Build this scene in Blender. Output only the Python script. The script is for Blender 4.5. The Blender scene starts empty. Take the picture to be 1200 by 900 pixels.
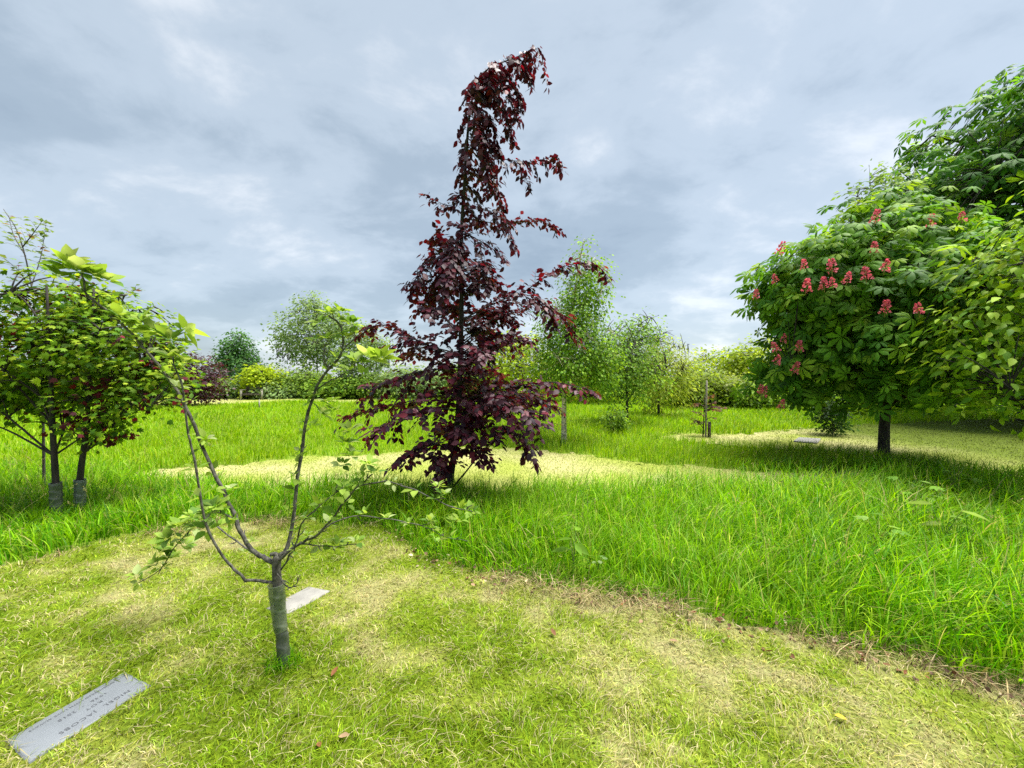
import bpy, math, random
import numpy as np
from mathutils import Matrix, Vector

R = math.radians
rng = np.random.default_rng(7)
random.seed(7)
scene = bpy.context.scene
COL = scene.collection

# ------------------------------------------------------------------ camera
FPX, CAM_H = 451.0, 1.5
PITCH = math.atan(10.0 / FPX)
cam_data = bpy.data.cameras.new('camera')
cam_data.sensor_width = 36.0
cam_data.lens = FPX / 1200.0 * 36.0
cam_data.clip_start = 0.05
cam_data.clip_end = 3000.0
cam = bpy.data.objects.new('camera', cam_data)
cam.location = (0, 0, CAM_H)
cam.rotation_euler = (math.pi / 2 - PITCH, 0, 0)
COL.objects.link(cam)
scene.camera = cam

# ------------------------------------------------------------------ sky, sun, exposure
SUN_EL, SUN_AZ = 68.0, 80.0      # azimuth measured from +Y (view direction) towards +X
EXPO = 3.05
world = bpy.data.worlds.new('World')
scene.world = world
world.use_nodes = True
wn, wl = world.node_tree.nodes, world.node_tree.links
wn.clear()
w_out = wn.new('ShaderNodeOutputWorld')
w_bg = wn.new('ShaderNodeBackground')
w_bg.inputs['Strength'].default_value = 0.1
sky = wn.new('ShaderNodeTexSky')
sky.sky_type = 'NISHITA'
sky.sun_disc = False
sky.sun_elevation = R(SUN_EL)
sky.sun_rotation = R(SUN_AZ)
tc = wn.new('ShaderNodeTexCoord')
sep = wn.new('ShaderNodeSeparateXYZ')
wl.new(tc.outputs['Generated'], sep.inputs[0])
def wmath(op, a, b=None):
    m = wn.new('ShaderNodeMath'); m.operation = op
    for i, v in enumerate((a, b)):
        if v is None: continue
        if isinstance(v, (int, float)): m.inputs[i].default_value = v
        else: wl.new(v, m.inputs[i])
    return m.outputs[0]
zc = wmath('ADD', wmath('MAXIMUM', sep.outputs['Z'], 0.0), 0.30)
comb = wn.new('ShaderNodeCombineXYZ')
wl.new(wmath('DIVIDE', sep.outputs['X'], zc), comb.inputs[0])
wl.new(wmath('DIVIDE', sep.outputs['Y'], zc), comb.inputs[1])
def cloud_noise(scale, detail, rough, dist, off, stretch=(1, 1, 1)):
    mp = wn.new('ShaderNodeMapping')
    mp.inputs['Location'].default_value = off
    mp.inputs['Scale'].default_value = stretch
    wl.new(comb.outputs[0], mp.inputs[0])
    n = wn.new('ShaderNodeTexNoise')
    n.inputs['Scale'].default_value = scale
    n.inputs['Detail'].default_value = detail
    n.inputs['Roughness'].default_value = rough
    n.inputs['Distortion'].default_value = dist
    wl.new(mp.outputs[0], n.inputs['Vector'])
    return n.outputs['Fac']
n_big = cloud_noise(0.85, 4.0, 0.5, 0.15, (12.39, 3.08, 0.0), (1.0, 1.1, 1))
n_mid = cloud_noise(2.6, 9.0, 0.60, 0.2, (23.99, 1.26, 2.0), (1.0, 1.25, 1))
n_sum = wmath('ADD', wmath('MULTIPLY', n_big, 0.56), wmath('MULTIPLY', n_mid, 0.44))
ramp = wn.new('ShaderNodeValToRGB')
cr = ramp.color_ramp
cr.interpolation = 'EASE'
cr.elements[0].position = 0.33; cr.elements[0].color = (0.295, 0.37, 0.44, 1)
cr.elements[1].position = 0.66; cr.elements[1].color = (0.83, 0.87, 0.90, 1)
e = cr.elements.new(0.44); e.color = (0.385, 0.468, 0.54, 1)
e = cr.elements.new(0.54); e.color = (0.53, 0.615, 0.69, 1)
wl.new(n_sum, ramp.inputs[0])
# clouds at the radiance the exposure asks for, a little of the clear sky behind them
sc_c = wn.new('ShaderNodeVectorMath'); sc_c.operation = 'SCALE'
sc_c.inputs['Scale'].default_value = 10.0 / (2 ** EXPO)
wl.new(ramp.outputs[0], sc_c.inputs[0])
mixs = wn.new('ShaderNodeMix'); mixs.data_type = 'RGBA'
mixs.inputs['Factor'].default_value = 0.95
wl.new(sky.outputs[0], mixs.inputs['A'])
wl.new(sc_c.outputs[0], mixs.inputs['B'])
wl.new(mixs.outputs['Result'], w_bg.inputs['Color'])
wl.new(w_bg.outputs[0], w_out.inputs['Surface'])

sun_data = bpy.data.lights.new('sun', 'SUN')
sun_data.energy = 1.5
sun_data.angle = R(42)
sun_data.color = (1.0, 0.96, 0.90)
sun = bpy.data.objects.new('sun', sun_data)
COL.objects.link(sun)
sun_dir = Vector((math.sin(R(SUN_AZ)) * math.cos(R(SUN_EL)), math.cos(R(SUN_AZ)) * math.cos(R(SUN_EL)), math.sin(R(SUN_EL))))
sun.rotation_euler = sun_dir.to_track_quat('Z', 'Y').to_euler()
sun.location = sun_dir * 50

scene.view_settings.view_transform = 'Standard'
scene.view_settings.look = 'None'
scene.view_settings.exposure = EXPO
scene.view_settings.gamma = 1.0
scene.view_settings.use_curve_mapping = False
scene.render.engine = 'CYCLES'
scene.cycles.use_denoising = False
scene.cycles.max_bounces = 6
scene.cycles.diffuse_bounces = 3
scene.cycles.transmission_bounces = 4
scene.cycles.transparent_max_bounces = 6
scene.cycles.caustics_reflective = False
scene.cycles.caustics_refractive = False

# ------------------------------------------------------------------ helpers: space
SP, CP = math.sin(PITCH), math.cos(PITCH)
def W(x, y, d):
    """the point at photograph position (x, y), d metres out"""
    X, Z = (x - 600.0) / FPX, (450.0 - y) / FPX
    vy, vz = CP + Z * SP, -SP + Z * CP
    t = d / vy
    return np.array([X * t, d, CAM_H + vz * t])
def G(x, y):
    X, Z = (x - 600.0) / FPX, (450.0 - y) / FPX
    vy, vz = CP + Z * SP, -SP + Z * CP
    t = -CAM_H / vz
    return np.array([X * t, vy * t, 0.0])
def proj(p):
    p = np.asarray(p, float)
    q = p - np.array([0, 0, CAM_H])
    f = q[:, 1] * CP - q[:, 2] * SP
    u = q[:, 1] * SP + q[:, 2] * CP
    f = np.where(np.abs(f) < 1e-6, 1e-6, f)
    return 600 + FPX * q[:, 0] / f, 450 - FPX * u / f, f
def unit(v):
    v = np.asarray(v, float)
    return v / np.maximum(np.linalg.norm(v, axis=-1, keepdims=True), 1e-9)

def _hash(ix, iy, iz, seed):
    h = (ix * 374761393 + iy * 668265263 + iz * 1274126177 + seed * 974711) & 0x7fffffff
    h = ((h ^ (h >> 13)) * 1103515245) & 0x7fffffff
    h = ((h ^ (h >> 16)) * 12345 + 1013904223) & 0x7fffffff
    return ((h >> 7) & 0xffff) / 65535.0
def vnoise(p, seed=0):
    p = np.asarray(p, float)
    i = np.floor(p).astype(np.int64); f = p - i
    f = f * f * (3 - 2 * f)
    out = 0
    for dx in (0, 1):
        for dy in (0, 1):
            for dz in (0, 1):
                w = (f[..., 0] if dx else 1 - f[..., 0]) * (f[..., 1] if dy else 1 - f[..., 1]) * (f[..., 2] if dz else 1 - f[..., 2])
                out = out + w * _hash(i[..., 0] + dx, i[..., 1] + dy, i[..., 2] + dz, seed)
    return out
def fbm(x, y, scale, octv=4, seed=0, z=0.0):
    p = np.stack([np.asarray(x, float) * scale, np.asarray(y, float) * scale, np.zeros_like(np.asarray(x, float)) + z * scale], -1)
    a, s, t = 1.0, 0.0, 0.0
    for k in range(octv):
        s = s + a * vnoise(p * (2 ** k) + 17.3 * k, seed + k); t += a; a *= 0.5
    return s / t

def smooth_path(pts, n):
    """catmull-rom through pts, n samples"""
    P = np.asarray(pts, float)
    if len(P) == 2:
        return P[0] + (P[1] - P[0]) * np.linspace(0, 1, n)[:, None]
    Q = np.vstack([2 * P[0] - P[1], P, 2 * P[-1] - P[-2]])
    ts = np.linspace(0, len(P) - 1 - 1e-6, n)
    k = ts.astype(int); u = (ts - k)[:, None]
    a, b, c, d = Q[k], Q[k + 1], Q[k + 2], Q[k + 3]
    return 0.5 * ((2 * b) + (c - a) * u + (2 * a - 5 * b + 4 * c - d) * u * u + (3 * b - a - 3 * c + d) * u ** 3)

# ------------------------------------------------------------------ helpers: meshes
def mesh_np(name, verts, faces, col=None, smooth=False):
    """faces: int array (m, 3 or 4) or a list of such arrays; col: per-vertex rgb"""
    me = bpy.data.meshes.new(name)
    verts = np.ascontiguousarray(verts, np.float32)
    if not isinstance(faces, list): faces = [faces]
    faces = [np.asarray(f, np.int32) for f in faces if len(f)]
    me.vertices.add(len(verts)); me.vertices.foreach_set('co', verts.ravel())
    nl = sum(f.size for f in faces); nf = sum(len(f) for f in faces)
    me.loops.add(nl); me.loops.foreach_set('vertex_index', np.concatenate([f.ravel() for f in faces]))
    me.polygons.add(nf)
    tot = np.concatenate([np.full(len(f), f.shape[1], np.int32) for f in faces])
    start = np.concatenate([[0], np.cumsum(tot)[:-1]]).astype(np.int32)
    me.polygons.foreach_set('loop_start', start)
    me.polygons.foreach_set('loop_total', tot)
    if smooth: me.polygons.foreach_set('use_smooth', np.ones(nf, bool))
    if col is not None:
        at = me.attributes.new('col', 'FLOAT_COLOR', 'POINT')
        c = np.ones((len(verts), 4), np.float32); c[:, :3] = col
        at.data.foreach_set('color', c.ravel())
    me.update(calc_edges=True)
    return me

def link(name, me, mat, parent=None, loc=(0, 0, 0)):
    o = bpy.data.objects.new(name, me)
    COL.objects.link(o)
    if me is not None and mat is not None and len(me.materials) == 0: me.materials.append(mat)
    o.location = loc
    if parent is not None: o.parent = parent
    return o
def tag(o, label=None, cat=None, group=None, kind=None):
    if label: o['label'] = label
    if cat: o['category'] = cat
    if group: o['group'] = group
    if kind: o['kind'] = kind
    return o

class Thing:
    def __init__(self, name, label, cat, base, group=None):
        self.base = np.asarray(base, float)
        self.root = bpy.data.objects.new(name, None)
        self.root.empty_display_size = 0.1
        COL.objects.link(self.root)
        self.root.location = tuple(self.base)
        tag(self.root, label, cat, group)
    def part(self, name, verts, faces, mat, col=None, smooth=False, kind=None, label=None, parent=None):
        v = np.asarray(verts, float) - self.base
        o = link(name, mesh_np(name, v, faces, col, smooth), mat, parent or self.root)
        if kind: o['kind'] = kind
        if label: o['label'] = label
        return o

def tube(path, radii, sides=7, cap=True):
    P = np.asarray(path, float); n = len(P)
    r = np.asarray(radii, float)
    if r.ndim == 0: r = np.full(n, float(r))
    T = unit(np.gradient(P, axis=0))
    ref = np.array([0, 0, 1.0]) if abs(T[0][2]) < 0.9 else np.array([1.0, 0, 0])
    N = np.zeros_like(P)
    v = unit(np.cross(T[0], ref))
    for i in range(n):
        v = unit(v - T[i] * np.dot(v, T[i])); N[i] = v
    B = np.cross(T, N)
    a = np.linspace(0, 2 * math.pi, sides, endpoint=False)
    ring = N[:, None, :] * np.cos(a)[None, :, None] + B[:, None, :] * np.sin(a)[None, :, None]
    V = (P[:, None, :] + ring * r[:, None, None]).reshape(-1, 3)
    i, j = np.meshgrid(np.arange(n - 1), np.arange(sides), indexing='ij')
    j2 = (j + 1) % sides
    F = np.stack([i * sides + j, i * sides + j2, (i + 1) * sides + j2, (i + 1) * sides + j], -1).reshape(-1, 4)
    if cap:
        V = np.vstack([V, P[-1:] + T[-1:] * r[-1] * 0.7])
        k = len(V) - 1; b = (n - 1) * sides
        tip = [[b + q, b + (q + 1) % sides, k, k] for q in range(sides)]
        return V, F, np.array([[t[0], t[1], t[2]] for t in tip])
    return V, F, np.zeros((0, 3), int)
class Bag:
    """collects geometry for one mesh"""
    def __init__(self): self.v, self.q, self.t, self.c, self.n = [], [], [], [], 0
    def add(self, V, Q=None, T=None, col=None):
        self.v.append(V)
        if Q is not None and len(Q): self.q.append(np.asarray(Q) + self.n)
        if T is not None and len(T): self.t.append(np.asarray(T) + self.n)
        if col is not None: self.c.append(np.broadcast_to(col, (len(V), 3)))
        self.n += len(V)
    def tube(self, path, radii, sides=6):
        V, Q, T = tube(path, radii, sides); self.add(V, Q, T)
    def box(self, c, s, rot=None):
        c = np.asarray(c, float); s = np.asarray(s, float) / 2
        V = np.array([[x, y, z] for x in (-1, 1) for y in (-1, 1) for z in (-1, 1)]) * s
        if rot is not None: V = V @ np.array(rot).T
        self.add(V + c, [[0, 1, 3, 2], [4, 6, 7, 5], [0, 4, 5, 1], [2, 3, 7, 6], [0, 2, 6, 4], [1, 5, 7, 3]])
    def faces(self):
        f = []
        if self.q: f.append(np.vstack(self.q))
        if self.t: f.append(np.vstack(self.t))
        return f
    def verts(self): return np.vstack(self.v)
    def cols(self): return np.vstack(self.c) if self.c else None

# ------------------------------------------------------------------ materials
def new_mat(name):
    m = bpy.data.materials.new(name); m.use_nodes = True
    nt = m.node_tree; nt.nodes.clear()
    return m, nt.nodes, nt.links
def leaf_mat(name, rough=0.5, spec=0.35, trans=0.35, tcol=(1.25, 1.15, 0.6), var=0.25):
    m, n, l = new_mat(name)
    out = n.new('ShaderNodeOutputMaterial')
    at = n.new('ShaderNodeAttribute'); at.attribute_name = 'col'
    geo = n.new('ShaderNodeNewGeometry')
    nz = n.new('ShaderNodeTexNoise'); nz.inputs['Scale'].default_value = 9.0; nz.inputs['Detail'].default_value = 2
    l.new(geo.outputs['Position'], nz.inputs['Vector'])
    mr = n.new('ShaderNodeMapRange')
    mr.inputs['To Min'].default_value = 1 - var; mr.inputs['To Max'].default_value = 1 + var
    mr.inputs['From Min'].default_value = 0.3; mr.inputs['From Max'].default_value = 0.7
    l.new(nz.outputs['Fac'], mr.inputs['Value'])
    vm = n.new('ShaderNodeVectorMath'); vm.operation = 'SCALE'
    l.new(at.outputs['Color'], vm.inputs[0]); l.new(mr.outputs[0], vm.inputs['Scale'])
    p = n.new('ShaderNodeBsdfPrincipled')
    p.inputs['Roughness'].default_value = rough
    p.inputs['Specular IOR Level'].default_value = spec
    l.new(vm.outputs[0], p.inputs['Base Color'])
    t = n.new('ShaderNodeBsdfTranslucent')
    tm = n.new('ShaderNodeVectorMath'); tm.operation = 'MULTIPLY'; tm.inputs[1].default_value = tcol
    l.new(vm.outputs[0], tm.inputs[0]); l.new(tm.outputs[0], t.inputs['Color'])
    mx = n.new('ShaderNodeMixShader'); mx.inputs[0].default_value = trans
    l.new(p.outputs[0], mx.inputs[1]); l.new(t.outputs[0], mx.inputs[2])
    l.new(mx.outputs[0], out.inputs['Surface'])
    return m
def bark_mat(name, c1, c2, scale=30.0, stretch=(1, 1, 0.25), bump=0.5, rough=0.85):
    m, n, l = new_mat(name)
    out = n.new('ShaderNodeOutputMaterial'); p = n.new('ShaderNodeBsdfPrincipled')
    geo = n.new('ShaderNodeNewGeometry'); mp = n.new('ShaderNodeMapping'); mp.inputs['Scale'].default_value = stretch
    l.new(geo.outputs['Position'], mp.inputs[0])
    nz = n.new('ShaderNodeTexNoise'); nz.inputs['Scale'].default_value = scale; nz.inputs['Detail'].default_value = 5
    l.new(mp.outputs[0], nz.inputs['Vector'])
    r = n.new('ShaderNodeValToRGB'); r.color_ramp.elements[0].position = 0.35; r.color_ramp.elements[1].position = 0.65
    r.color_ramp.elements[0].color = (*c1, 1); r.color_ramp.elements[1].color = (*c2, 1)
    l.new(nz.outputs['Fac'], r.inputs[0]); l.new(r.outputs[0], p.inputs['Base Color'])
    b = n.new('ShaderNodeBump'); b.inputs['Strength'].default_value = bump; b.inputs['Distance'].default_value = 0.01
    l.new(nz.outputs['Fac'], b.inputs['Height']); l.new(b.outputs[0], p.inputs['Normal'])
    p.inputs['Roughness'].default_value = rough
    l.new(p.outputs[0], out.inputs['Surface'])
    return m
def ground_mat(name, spread=0.35, scale=22.0):
    """vertex colour broken up by two sizes of noise and a rough relief"""
    m, n, l = new_mat(name)
    out = n.new('ShaderNodeOutputMaterial'); p = n.new('ShaderNodeBsdfPrincipled')
    at = n.new('ShaderNodeAttribute'); at.attribute_name = 'col'
    geo = n.new('ShaderNodeNewGeometry')
    nz = n.new('ShaderNodeTexNoise'); nz.inputs['Scale'].default_value = scale; nz.inputs['Detail'].default_value = 6; nz.inputs['Roughness'].default_value = 0.7
    l.new(geo.outputs['Position'], nz.inputs['Vector'])
    mr = n.new('ShaderNodeMapRange'); mr.inputs['From Min'].default_value = 0.3; mr.inputs['From Max'].default_value = 0.7
    mr.inputs['To Min'].default_value = 1 - spread; mr.inputs['To Max'].default_value = 1 + spread
    l.new(nz.outputs['Fac'], mr.inputs['Value'])
    vm = n.new('ShaderNodeVectorMath'); vm.operation = 'SCALE'
    l.new(at.outputs['Color'], vm.inputs[0]); l.new(mr.outputs[0], vm.inputs['Scale'])
    l.new(vm.outputs[0], p.inputs['Base Color'])
    b = n.new('ShaderNodeBump'); b.inputs['Strength'].default_value = 0.8; b.inputs['Distance'].default_value = 0.02
    l.new(nz.outputs['Fac'], b.inputs['Height']); l.new(b.outputs[0], p.inputs['Normal'])
    p.inputs['Roughness'].default_value = 0.95; p.inputs['Specular IOR Level'].default_value = 0.1
    l.new(p.outputs[0], out.inputs['Surface'])
    return m
def plain_mat(name, c, rough=0.7, spec=0.3, var=0.15, scale=40.0, bump=0.15):
    m = bark_mat(name, tuple(x * (1 - var) for x in c), tuple(min(1, x * (1 + var)) for x in c), scale, (1, 1, 1), bump, rough)
    return m
def plastic_mat(name, c, clear):
    m, n, l = new_mat(name)
    out = n.new('ShaderNodeOutputMaterial'); p = n.new('ShaderNodeBsdfPrincipled')
    geo = n.new('ShaderNodeNewGeometry')
    nz = n.new('ShaderNodeTexNoise'); nz.inputs['Scale'].default_value = 28; nz.inputs['Detail'].default_value = 4
    l.new(geo.outputs['Position'], nz.inputs['Vector'])
    r = n.new('ShaderNodeValToRGB'); r.color_ramp.elements[0].position = 0.35; r.color_ramp.elements[1].position = 0.65
    r.color_ramp.elements[0].color = (c[0] * 0.5, c[1] * 0.62, c[2] * 0.4, 1); r.color_ramp.elements[1].color = (*c, 1)
    l.new(nz.outputs['Fac'], r.inputs[0]); l.new(r.outputs[0], p.inputs['Base Color'])
    p.inputs['Roughness'].default_value = 0.35
    t = n.new('ShaderNodeBsdfTransparent'); mx = n.new('ShaderNodeMixShader'); mx.inputs[0].default_value = clear
    l.new(p.outputs[0], mx.inputs[1]); l.new(t.outputs[0], mx.inputs[2]); l.new(mx.outputs[0], out.inputs['Surface'])
    return m

M_GRASS = leaf_mat('grass_blade', 0.5, 0.2, 0.5, (1.15, 1.1, 0.7), 0.12)
M_LAWN = leaf_mat('lawn_blade', 0.6, 0.15, 0.35, (1.1, 1.05, 0.8), 0.12)
M_LEAF = leaf_mat('green_leaf', 0.6, 0.16, 0.45, (1.25, 1.15, 0.5), 0.2)
M_LEAF_SOFT = leaf_mat('soft_leaf', 0.6, 0.2, 0.52, (1.2, 1.15, 0.6), 0.25)
M_BEECH = leaf_mat('copper_leaf', 0.45, 0.26, 0.26, (2.8, 0.6, 0.7), 0.3)
M_GROUND = ground_mat('meadow_ground')
M_LAWN_G = ground_mat('lawn_ground', 0.4, 45.0)
M_BARK = bark_mat('grey_bark', (0.02, 0.018, 0.015), (0.08, 0.07, 0.06))
M_BARK_DARK = bark_mat('dark_bark', (0.008, 0.006, 0.006), (0.035, 0.026, 0.024))
M_BARK_APPLE = bark_mat('apple_bark', (0.022, 0.02, 0.016), (0.11, 0.105, 0.085), 60, (1, 1, 0.6))
M_BARK_BIRCH = bark_mat('birch_bark', (0.22, 0.19, 0.14), (0.62, 0.55, 0.42), 14, (1, 1, 2.2), 0.2)
M_SLATE = plain_mat('grey_slate', (0.15, 0.165, 0.18), 0.5, var=0.05, scale=14, bump=0.02)
M_STONE = plain_mat('pale_stone', (0.21, 0.205, 0.185), 0.8, var=0.14, scale=16, bump=0.06)
M_INK = plain_mat('engraving', (0.06, 0.065, 0.075), 0.8)
M_WOOD_GREY = bark_mat('weathered_wood', (0.14, 0.12, 0.10), (0.30, 0.27, 0.23), 40, (1, 1, 0.15), 0.3)
M_WOOD_PALE = bark_mat('pale_wood', (0.2, 0.19, 0.15), (0.3, 0.28, 0.23), 40, (1, 1, 0.15), 0.2)
M_WOOD_BROWN = bark_mat('brown_wood', (0.035, 0.026, 0.022), (0.09, 0.07, 0.06), 40, (0.2, 1, 1), 0.3)
M_GUARD = plastic_mat('cloudy_plastic', (0.20, 0.235, 0.16), 0.5)
M_GUARD_GREY = plastic_mat('grey_plastic', (0.085, 0.095, 0.085), 0.06)
M_LITTER = leaf_mat('dead_leaf', 0.8, 0.1, 0.15, (1, 1, 1), 0.3)
M_FLOWER = leaf_mat('pink_petal', 0.6, 0.2, 0.3, (1.2, 0.9, 0.9), 0.15)

# ------------------------------------------------------------------ ground zones
BX = np.array([-30, -12, -6, -4.3, -3.85, -3.62, -3.2, -2.6, -1.9, -1.3, -0.95, -0.7, -0.2, 0.24, 0.7, 1.1, 1.5, 2.0, 2.43, 4, 8, 30])
BY = np.array([-3, 0.5, 2.0, 2.5, 3.05, 3.5, 3.75, 3.86, 3.84, 3.7, 3.4, 3.14, 2.9, 2.72, 2.52, 2.42, 2.27, 2.02, 1.83, 1.2, -0.5, -6])
def edge_wobble(x, y): return (fbm(x, y, 2.3, 3, 5) - 0.5) * 0.28
def in_lawn(x, y): return y + edge_wobble(x, y) < np.interp(x, BX, BY)
def in_poly(x, y, poly):
    poly = np.asarray(poly); inside = np.zeros(np.shape(x), bool); j = len(poly) - 1
    for i in range(len(poly)):
        xi, yi = poly[i]; xj, yj = poly[j]
        c = ((yi > y) != (yj > y)) & (x < (xj - xi) * (y - yi) / (yj - yi + 1e-12) + xi)
        inside ^= c; j = i
    return inside
PATH_B = [(-5.8, 6.05), (-4.9, 6.5), (-4.0, 6.85), (-2.8, 7.25), (-0.7, 7.75), (0.2, 7.7), (0.95, 7.45), (2.4, 6.5), (3.7, 6.0), (5.0, 5.75), (6.2, 5.7), (6.4, 5.2),
          (5.0, 5.2), (4, 4.95), (2, 4.8), (0, 4.95), (-1.2, 5.1), (-2.5, 5.0), (-4.5, 5.3), (-5.6, 5.8)]
PATH_C = [(3.5, 9.3), (4.2, 9.9), (6, 9.9), (9, 10.9), (18, 13.5), (18, 4.2), (7.0, 4.75), (6.9, 6.2), (6.6, 7.3), (5.4, 7.7), (4.2, 8.5)]
PATH_D = [(-22, 21.5), (-19, 25.0), (-15.5, 25.6), (-8, 25.0), (-6.5, 23), (-9, 21.4), (-12.5, 22.0), (-15, 19.8), (-19, 18.6)]
def in_path(x, y, poly):
    w = (fbm(x, y, 1.4, 3, 9) - 0.5) * 0.45
    w2 = (fbm(x, y, 1.4, 3, 29) - 0.5) * 0.35
    hf = np.clip(np.asarray(y, float) / 8, .5, 1.6)
    w = w + (fbm(x, y, 7.0, 2, 45) - 0.5) * 0.55 * hf
    return in_poly(x + w2, y + w, poly)
def any_path(x, y): return in_path(x, y, PATH_B) | in_path(x, y, PATH_C) | in_path(x, y, PATH_D)
def gz(x, y):
    x = np.asarray(x, float); y = np.asarray(y, float)
    far = np.clip((np.hypot(x, y) - 3.5) / 6, 0, 1)
    return (fbm(x, y, 0.35, 2, 3) - 0.5) * 0.10 * far + (fbm(x, y, 2.5, 2, 4) - 0.5) * 0.02

def dryness(x, y):
    a = fbm(x, y, 1.1, 3, 11); b = fbm(x * 0.45 + y * 0.9, (y * 0.45 - x * 0.9) * 0.45, 4.5, 3, 15); e = fbm(x, y, 7.0, 3, 19)
    return np.clip((0.36 * a + 0.34 * b + 0.30 * e - 0.42) * 4.6, 0, 1)
C_LAWN = np.array([0.18, 0.275, 0.010]); C_LAWN2 = np.array([0.30, 0.365, 0.045]); C_STRAW = np.array([0.46, 0.405, 0.21])
def lawn_col(x, y, jit=0.0):
    d = dryness(x, y)[..., None]
    c = C_LAWN + (C_LAWN2 - C_LAWN) * np.clip(d * 1.7, 0, 1)
    c = c + (C_STRAW - c) * np.clip(d * 1.3 - 0.65, 0, 1)
    return c

# the ground sheet
g = np.sinh(np.linspace(-5.6, 5.6, 160)) / math.sinh(5.6)
gx = g * 450; gy = g * 450 + 6.0
X, Y = np.meshgrid(gx, gy, indexing='ij')
Vg = np.stack([X, Y, gz(X, Y)], -1).reshape(-1, 3)
n = len(gx)
i, j = np.meshgrid(np.arange(n - 1), np.arange(n - 1), indexing='ij')
Fg = np.stack([i * n + j, (i + 1) * n + j, (i + 1) * n + j + 1, i * n + j + 1], -1).reshape(-1, 4)
gc = np.array([0.14, 0.21, 0.018]) * (0.7 + 0.6 * fbm(Vg[:, 0], Vg[:, 1], 0.8, 4, 21))[:, None]
ground = link('ground', mesh_np('ground', Vg, Fg, gc, True), M_GROUND)
tag(ground, kind='structure')

def sheet(name, mask, x0, x1, y0, y1, cell, colf, mat, lift=0.012):
    xs = np.arange(x0, x1, cell); ys = np.arange(y0, y1, cell)
    X, Y = np.meshgrid(xs, ys, indexing='ij'); ny = len(ys)
    ok = mask(X + cell / 2, Y + cell / 2)
    i, j = np.nonzero(ok[:-1, :-1])
    F = np.stack([i * ny + j, (i + 1) * ny + j, (i + 1) * ny + j + 1, i * ny + j + 1], -1)
    V = np.stack([X, Y, gz(X, Y) + lift], -1).reshape(-1, 3)
    used = np.unique(F); remap = np.full(len(V), -1); remap[used] = np.arange(len(used))
    V = V[used]; F = remap[F]
    o = link(name, mesh_np(name, V, F, colf(V[:, 0], V[:, 1]), True), mat)
    return tag(o, kind='structure')
def path_col(x, y):
    a = fbm(x, y, 1.3, 4, 33)[..., None]
    return np.array([0.25, 0.29, 0.055]) + (np.array([0.36, 0.345, 0.15]) - np.array([0.25, 0.29, 0.055])) * np.clip((a - 0.35) * 2.6, 0, 1)
def pathc_shade_col(x, y):
    k = np.clip((np.asarray(x) - 7.5) / 1.5, 0, 1)[..., None]  # tree shade painted into the grass colour, dark olive towards the right
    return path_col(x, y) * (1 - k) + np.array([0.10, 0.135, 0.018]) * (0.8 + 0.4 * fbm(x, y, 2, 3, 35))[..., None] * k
sheet('lawn', lambda x, y: in_lawn(x, y), -9, 7, -3, 4.4, 0.07, lambda x, y: lawn_col(x, y) * 0.55, M_LAWN_G)
sheet('mown_path', lambda x, y: in_path(x, y, PATH_B), -8, 8, 4, 9, 0.08, path_col, M_LAWN_G)
sheet('mown_path', lambda x, y: in_path(x, y, PATH_C) & ~in_path(x, y, PATH_B), 2, 19, 3.5, 14.5, 0.12, pathc_shade_col, M_LAWN_G)
sheet('mown_path', lambda x, y: in_path(x, y, PATH_D), -24, -5, 17, 27, 0.2, path_col, M_LAWN_G)

# ------------------------------------------------------------------ grass
def blades(x, y, h, w, col, nseg=3, lean=(0.1, 0.5), z=None, wind=(0.25, -0.1), clump=0.0):
    """curved tapering blades, all as triangles"""
    N = len(x)
    z = gz(x, y) if z is None else z
    az = rng.uniform(0, 2 * math.pi, N)
    if clump:
        jx = x + rng.normal(0, clump * .3, N); jy = y + rng.normal(0, clump * .3, N)
        az = _hash(np.floor(jx / clump).astype(np.int64), np.floor(jy / clump).astype(np.int64), 0, 5) * 2 * math.pi + rng.normal(0, 0.9, N)
    ld = np.stack([np.cos(az) + wind[0], np.sin(az) + wind[1]], -1)
    ln = rng.uniform(lean[0], lean[1], N)
    fa = az + math.pi / 2 + rng.normal(0, 0.5, N)
    side = np.stack([np.cos(fa), np.sin(fa), np.zeros(N)], -1)
    base = np.stack([x, y, z - 0.004], -1)
    s = np.linspace(0, 1, nseg + 1)
    V = np.zeros((N, 2 * nseg + 1, 3))
    bend = rng.uniform(1.4, 2.6, N)
    for k, t in enumerate(s):
        out = ln * (t ** bend)
        up = t - 0.42 * (ln ** 1.5) * (t ** (bend + 0.6))
        c = base.copy()
        c[:, :2] += ld * (h * out)[:, None]
        c[:, 2] += h * up
        if k < nseg:
            wd = (w * (1 - 0.75 * t ** 1.6))[:, None] * 0.5
            V[:, 2 * k] = c - side * wd; V[:, 2 * k + 1] = c + side * wd
        else:
            V[:, 2 * nseg] = c
    T = []
    for k in range(nseg - 1):
        a = 2 * k
        T += [[a, a + 1, a + 3], [a, a + 3, a + 2]]
    a = 2 * (nseg - 1)
    T += [[a, a + 1, a + 2]]
    T = np.array(T)
    m = 2 * nseg + 1
    F = (T[None] + (np.arange(N) * m)[:, None, None]).reshape(-1, 3)
    C = np.repeat(col, m, axis=0)
    return V.reshape(-1, 3), F, C
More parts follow.
